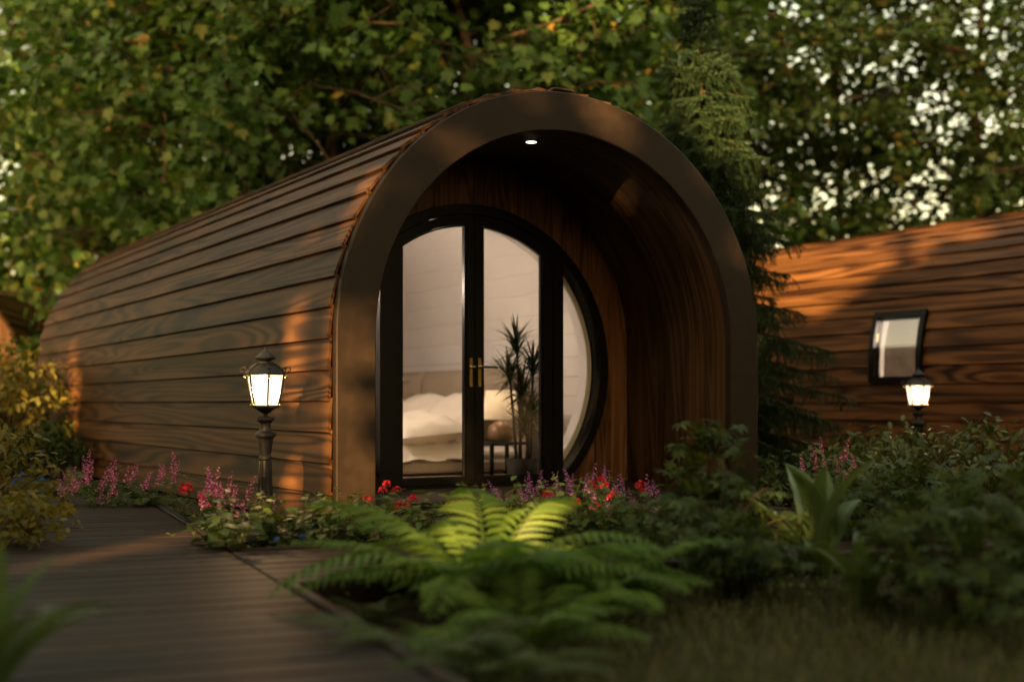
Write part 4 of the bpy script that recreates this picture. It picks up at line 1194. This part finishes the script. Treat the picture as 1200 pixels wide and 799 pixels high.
flower_plant('violet_flower', 'low violet flowers at the foot of the left fascia post', gp(452, 645), 78, 0.20, 0.12, 9, 'pink', per=9, fs=0.7, group='violet flower spikes')
flower_plant('blue_flower', 'single small blue flower plant in front of the dark palmate shrub', gp(768, 640), 79, 0.20, 0.06, 4, 'blue', 'bloom', 'broad', LEAF_S, (0.02,0.035), 6, 0.5, 'blue flowers')
for k, (px, py, h, lab) in enumerate(((590,650,0.26,'glossy leafy plant in the bed below the violet flowers'), (640,655,0.28,'pale leafy plant in the bed right in front of the door meeting stile'),
        (690,652,0.27,'leafy plant in the bed below the red and violet flowers'), (545,648,0.24,'leafy plant in the bed beside the dark fern and red geranium'),
        (500,650,0.20,'sparse leafy plant near the landing planks'), (740,655,0.24,'leafy plant at the shaded end of the bed by the palmate shrub'),
        (440,640,0.22,'leafy sprigs at the foot of the left fascia post'))):
    leafy_plant('leafy_plant', lab, gp(px, py), 90+k, h*1.75, 0.30, 26, (0.065,0.11), per=13, base_r=0.18)

# dark palmate shrub in front of the right fascia foot
def palm_shrub(label, loc, seed, n_cl, rx, h, lsz, mat='darkleaf', n_per=16, z0=0.1, name='palmate_shrub', tpl=(PT, PF), cat='shrub', group='dark shrubs', stem_r=0.006, flat=0.35):
    global rng
    rs = random.Random(seed); rng = np.random.default_rng(seed)
    t = thing(name, label, cat, loc, 0, group)
    mb = MB(); cs = []
    for i in range(n_cl):
        a = rs.uniform(0, 2*PI); q = math.sqrt(rs.random()); z = z0+(h-z0)*rs.random()**0.8*math.sqrt(max(0.05, 1-0.75*q*q))
        e = Vector((rx*q*math.cos(a), rx*q*math.sin(a), z)); cs.append(tuple(e))
        mb.tube([(0.03*math.cos(a), 0.03*math.sin(a), -0.02), (e.x*.35, e.y*.35, z*.6), (e.x*.8, e.y*.8, z*.95), e], [stem_r, stem_r*.7, stem_r*.45, stem_r*.25], 4)
    V, F = crown(np.array(cs), np.array([lsz*1.5*rs.uniform(.7,1.3) for _ in cs]), n_per, tpl[0], tpl[1], (lsz*.6, lsz), None, '', 0.25, np.array([0,0,h*.3]), flat)
    obj('stems', mb.mesh('stems', M['woodystem'], True), t)
    tag(obj('foliage', np_mesh('foliage', V, F, M[mat]), t), kind='stuff')
    return t
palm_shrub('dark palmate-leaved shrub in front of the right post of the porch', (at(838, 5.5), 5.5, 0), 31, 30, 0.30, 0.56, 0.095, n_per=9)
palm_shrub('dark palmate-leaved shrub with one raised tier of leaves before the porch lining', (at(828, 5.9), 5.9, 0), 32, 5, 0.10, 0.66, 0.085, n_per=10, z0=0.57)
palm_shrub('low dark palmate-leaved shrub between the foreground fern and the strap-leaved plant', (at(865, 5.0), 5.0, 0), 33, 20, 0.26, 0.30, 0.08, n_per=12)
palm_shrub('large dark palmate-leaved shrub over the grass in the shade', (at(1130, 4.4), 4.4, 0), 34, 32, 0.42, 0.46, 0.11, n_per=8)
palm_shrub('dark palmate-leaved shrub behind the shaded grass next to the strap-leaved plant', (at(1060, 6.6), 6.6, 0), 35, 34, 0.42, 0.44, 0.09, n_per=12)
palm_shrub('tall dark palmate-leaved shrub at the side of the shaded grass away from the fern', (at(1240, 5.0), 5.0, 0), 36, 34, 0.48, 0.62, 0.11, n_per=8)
palm_shrub('rounded glossy rhododendron bush at the foot of the far lantern', (at(1060, 10.3), 10.3, 0), 41, 60, 0.62, 0.62, 0.10, 'rhodo', 16, name='rhododendron_bush', tpl=LEAF_N and leaf_tpl(3, 0.2, 0.55, 0.2, 0.15), group='glossy bushes')
palm_shrub('low glossy rhododendron bush with a pink bloom beside the spruce', (at(985, 9.6), 9.6, 0), 42, 44, 0.50, 0.46, 0.09, 'rhodo', 16, name='rhododendron_bush', tpl=leaf_tpl(3, 0.2, 0.55, 0.2, 0.15), group='glossy bushes')
palm_shrub('broad glossy rhododendron bush beyond the far lantern under the small window', (at(1150, 9.8), 9.8, 0), 43, 60, 0.70, 0.66, 0.10, 'rhodo', 16, name='rhododendron_bush', tpl=leaf_tpl(3, 0.2, 0.55, 0.2, 0.15), group='glossy bushes')
palm_shrub('dense dark bush growing low around the base of the spruce', (at(915, 9.7), 9.7, 0), 44, 50, 0.55, 0.42, 0.07, 'darkleaf', 18, name='dark_bush', tpl=LEAF, group='dark shrubs')
palm_shrub('dark bush along the base of the pod with the small window', (at(1010, 12.8), 12.8, 0), 45, 50, 0.8, 0.42, 0.09, 'darkleaf', 18, name='dark_bush', tpl=LEAF, group='dark shrubs')
flower_plant('pink_flower', 'pink flower spikes between the spruce and the glossy bushes', (at(968, 8.9), 8.9, 0), 81, 0.52, 0.15, 10, 'pink', leafm='rhodo', per=14, fs=1.1, group='pink flower spikes')
# shrubs at the left edge
SH = leaf_tpl(3, 0.26)
palm_shrub('dense yellow-green shrub with a red flower at the side of the boardwalk', (at(-30, 7.2), 7.2, 0), 46, 60, 0.46, 0.74, 0.065, 'yellowleaf', 22, name='yellow_green_shrub', tpl=SH, group='shrubs left of the boardwalk')
palm_shrub('low yellow-green shrub trailing over the side of the boardwalk', (at(-15, 6.2), 6.2, 0), 47, 40, 0.36, 0.36, 0.06, 'yellowleaf', 20, name='yellow_green_shrub', tpl=SH, group='shrubs left of the boardwalk')
palm_shrub('tall sunlit yellow bush in front of the distant pod', (at(5, 13.8), 13.8, 0), 48, 110, 0.85, 1.50, 0.11, 'yellowleaf', 22, name='yellow_bush', tpl=SH, group='shrubs left of the boardwalk')
palm_shrub('dark leafy bush at the far corner of the round-door pod', (at(45, 13.0), 13.0, 0), 49, 60, 0.55, 0.62, 0.09, 'darkleaf', 20, name='dark_bush', tpl=SH, group='dark shrubs')
palm_shrub('tall green bush behind the far end of the round-door pod', (at(92, 18.9), 18.9, 0), 50, 120, 0.9, 2.4, 0.14, 'maple', 24, name='green_bush', tpl=(MT, MF), group='shrubs left of the boardwalk')
palm_shrub('broad green bush under the maples by the distant pod', (at(-30, 17.0), 17.0, 0), 59, 120, 1.2, 1.3, 0.13, 'yellowleaf', 24, name='green_bush', tpl=SH, group='shrubs left of the boardwalk')
flower_plant('red_flower', 'red flower stem leaning out of the yellow-green shrub', (at(14, 6.9), 6.9, 0), 82, 0.16, 0.14, 4, 'red', 'bloom', 'yellowleaf', LEAF_S, (0.03,0.04), 6, 0.6, 'red flowers')

# strap-leaved plants
def strap_mesh(L_, w, bend, seed):
    rs = random.Random(seed); v = []; f = []; n = 12; p = Vector((0,0,0)); 
    for i in range(n+1):
        q = i/n; an = R(82)-bend*q**1.4
        if i: p = p+Vector((0, math.cos(an), math.sin(an)))*(L_/n)
        ww = w*(0.25+0.75*math.sin(PI*min(1, 0.08+q*0.80))**0.8)*(1-q**5)
        nn = Vector((0, -math.sin(an), math.cos(an)))
        for k, a in enumerate((-1,-.5,0,.5,1)):
            rp = 0.10*ww*(1 if k % 2 else 0)
            v.append(tuple(p+Vector((ww*a, 0, 0))+nn*(0.45*ww*a*a+rp)))
    for i in range(n):
        for k in range(4): f.append((i*5+k, i*5+k+1, i*5+k+6, i*5+k+5))
    return MB().add(v, f).mesh('strap_leaf', M['strap'], True)
STR = [strap_mesh(0.62, 0.080, R(55), 1), strap_mesh(0.56, 0.070, R(80), 2), strap_mesh(0.66, 0.072, R(40), 3)]
def strap_plant(label, loc, seed, n, smin, smax, tilt=0.2, rz=0, arc=2*PI):
    t = thing('strap_leaved_plant', label, 'plant', loc, rz, 'strap-leaved plants'); rs = random.Random(seed)
    for i in range(n):
        a = arc*i/n+rs.uniform(-.2,.2)
        o = obj('leaf', STR[i % 3], t, (0.02*math.cos(a), 0.02*math.sin(a), -0.01), (rs.uniform(-tilt, tilt), rs.uniform(-.2,.2), a-PI/2))
        s_ = rs.uniform(smin, smax); o.scale = (s_, s_, s_)
strap_plant('broad strap-leaved plant fanning out to the right of the porch post', (at(962, 5.5), 5.5, 0), 2, 10, 0.80, 1.10, 0.3)
strap_plant('small strap-leaved plant half hidden among the dark palmate shrubs', (at(1010, 4.7), 4.7, 0), 3, 7, 0.5, 0.7)
strap_plant('arching strap-leaved plant beside the open boards of the walk', (at(-25, 3.15), 3.15, 0), 7, 13, 0.70, 0.95, 0.35)

# grass and litter
def tufts(name, label, n, xr, seed, h, mat, cat):
    global rng
    rng = np.random.default_rng(seed)
    pos = xr(n); m_ = len(pos)
    a = rng.uniform(0, 2*PI, m_); ax = np.stack([np.cos(a)*.5, np.sin(a)*.5, np.full(m_, 1.0)], 1)
    V, F = scatter(BLADE, BLADE_F, pos, ax, rdir(m_), rng.uniform(h*.5, h, m_), np.full(m_, 0.006))
    return tag(obj(name, np_mesh(name, V, F, M[mat])), label, cat, kind='stuff')
def on_path(X, Y):
    rx, ry = X-PA.x, Y-PA.y
    al = rx*WDIR.x+ry*WDIR.y; ac = rx*WPER.x+ry*WPER.y
    a1 = (ac < 0.08) & (ac > -PW-0.1)
    a2 = (ac > 0) & (ac < BL+.05) & (al > 9*BW-0.08) & (al < 9*BW+BWID+0.10)
    ux, uy = X-POD.x, Y-POD.y; lu = ux*Uv.x+uy*Uv.y; lv = ux*Vv.x+uy*Vv.y
    a3 = (np.abs(lu) < 1.66) & (lv > -0.8) & (lv < 9.4)
    lu2 = lu-7.39; a4 = (np.abs(lu2) < 1.66) & (lv > -3.7) & (lv < 6.5)
    return a1 | a2 | a3 | a4
def fgrass(n):
    X = rng.uniform(-0.1, 3.4, n); Y = rng.uniform(2.9, 5.4, n); k = ~on_path(X, Y)
    return np.stack([X[k], Y[k], np.full(k.sum(), -0.005)], 1)
tufts('grass', 'short pale grass on the shaded ground below the dark shrubs', 16000, fgrass, 3, 0.09, 'grass', 'grass')
def fcover(n):
    X = rng.uniform(-5, 6, n); Y = rng.uniform(4.8, 14, n); k = ~on_path(X, Y)
    return np.stack([X[k], Y[k], np.full(k.sum(), 0.0)], 1)
def cover(name, label, n, gen, seed, tpl, size, mat, cat, up, zr):
    global rng
    rng = np.random.default_rng(seed)
    pos = gen(n); m_ = len(pos); pos[:, 2] += rng.uniform(0.003, zr, m_)
    a = rng.uniform(0, 2*PI, m_); ax = np.stack([np.cos(a), np.sin(a), rng.uniform(-.1, up, m_)], 1)
    V, F = scatter(tpl[0], tpl[1], pos, ax, norm(rdir(m_)*.35+np.array([0,0,1.0])), rng.uniform(size[0], size[1], m_))
    V[:, 2] = np.maximum(V[:, 2], 0.002)
    return tag(obj(name, np_mesh(name, V, F, M[mat])), label, cat, kind='stuff')
cover('leaf_litter', 'brown fallen leaves strewn over the soil of the beds', 9000, fcover, 5, LEAF_S, (0.02,0.05), 'litter', 'leaves', 0.2, 0.012)
cover('ground_cover', 'low creeping green leaves covering the soil of the beds', 16000, fcover, 6, LEAF_S, (0.02,0.045), 'broad', 'ground cover', 0.7, 0.07)

# ------------------------------------------------------------------ the wood behind the camera that shades the garden
GAPS = []                                          # (point, radius): where the low sun finds a way through
def gap(p, r): GAPS.append((np.array(tuple(p), float), r))
for (x, z, r) in ((-0.30,2.84,0.03),(0.30,2.84,0.08),(1.20,2.42,0.03),(1.54,1.92,0.08),(-1.56,1.92,0.03)): gap(pl(x, -0.05, z), r)
for (y, z, r) in ((5.4,2.35,0.45),(4.8,2.45,0.45),(4.2,2.30,0.45),(3.6,2.45,0.40),(4.0,2.0,0.25),(4.6,2.05,0.25),(5.2,2.0,0.3),(3.1,2.62,0.2),(2.6,2.45,0.12),(2.4,2.76,0.15),(1.6,2.76,0.15)): gap(pl(7.39-1.20 if z < 2.6 else 7.39-0.75, y, z), r)
for (px, py, Y, r) in ((10,430,13.2,0.5),(22,450,13.2,0.35),(10,350,22.5,0.9),(715,15,19,0.5),(760,5,20,0.4),(470,30,18,0.12),(500,92,18,0.1),(60,270,18.5,0.2)):
    gap((at(px, Y), Y, hz(py, Y)), r)
for (px, py, r) in ((100,648,0.12),(170,640,0.08)): gap(gp(px, py, 0.09), r)
for (px, py, Y, r) in ((500,640,4.8,0.03),(580,625,4.8,0.0),(660,640,4.8,0.03),(930,600,5.3,0.08),(905,590,5.3,0.06),(290,620,6.3,0.03),(600,585,6.9,0.04),(690,580,7.0,0.04)): gap((at(px, Y), Y, hz(py, Y)), r)
for (y, z, r) in ((0.12,1.45,0.10),(0.2,1.15,0.16),(0.15,0.85,0.14),(0.35,1.3,0.10),(0.1,0.55,0.12),(0.45,0.9,0.08)): gap(pl(-1.66, y, z), r)
sd = np.array(tuple(SUN))
def cull(V, F, k):
    """drop the leaves that stand in one of the light gaps"""
    nv = len(V)//k; c = V.reshape(nv, k, 3).mean(1); keep = np.ones(nv, bool)
    for (g, r) in GAPS:
        d = c-g; al = d@sd; pr = d-al[:, None]*sd
        keep &= ~((np.linalg.norm(pr, axis=1) < r+0.13) & (al < 0))
    return keep
def shade_tree(label, loc, seed, H, cr, z0, ncl, per, size):
    def av(pts):
        q = np.array([tuple(p) for p in pts]); q = np.concatenate([q[:-1]+(q[1:]-q[:-1])*t for t in (0, .25, .5, .75)]+[q[-1:]])+np.array(tuple(loc))
        for (g, r) in GAPS:
            d = q-g; al = d@sd
            if np.any((np.linalg.norm(d-al[:, None]*sd, axis=1) < r+0.12) & (al < 0)): return True
        return False
    AVOID[0] = av
    var = broadleaf('shade_tree', seed, H, cr, z0, QUAD, QUAD_F, size, M['beech'], ncl, per, 0.85, 0.22)
    me = var[1]; n = len(me.vertices); co = np.empty(n*3, np.float32); me.vertices.foreach_get('co', co)
    V = co.reshape(-1, 3).astype(float); k = len(QUAD)
    keep = cull(V+np.array(tuple(loc)), None, k)
    V2 = V.reshape(-1, k, 3)[keep].reshape(-1, 3); F2 = (QUAD_F[None]+(np.arange(keep.sum())*k)[:, None, None]).reshape(-1, 3)
    t = thing('shade_tree', label, 'tree', loc, 0, 'trees on the near side of the garden')
    obj('trunk', var[0], t); tag(obj('crown', np_mesh('shade_tree_crown', V2, F2, M['beech']), t), kind='stuff')
SLAB = 'tall leafy tree on the near side of the garden shading the pods'
base = Vector((0.5, 8, 0))
per_ = Vector((SUN_DIRXY.y, -SUN_DIRXY.x, 0)); tow = Vector((-SUN_DIRXY.x, -SUN_DIRXY.y, 0))
SIDE = 'tall leafy tree beside the boardwalk, its crown roofing the near garden'
for i, (x, y, H, z0) in enumerate(((-10.0,4.6,10,1.0), (9.4,3.6,10,1.0))):
    shade_tree(SIDE, Vector((x, y, 0)), 340+i, H, 3.4, z0, 330, 20, (0.20,0.34))
for i, (a, d_, H) in enumerate(((-11.5,20.0,15), (-6.8,19,14), (-2.2,20.5,15), (2.4,19.2,14), (7.0,20.6,15), (11.5,19.6,15), (-11.6,27,25), (-6.6,27.5,26), (-1.6,27,25), (3.4,27.6,26), (8.4,27,25), (13.4,27,25))):
    shade_tree(SLAB, base+per_*a+tow*d_, 300+i, H, 3.3 if H < 20 else 4.2, 0.4, 380 if H < 20 else 680, 22, (0.24,0.40) if H < 20 else (0.26,0.43))
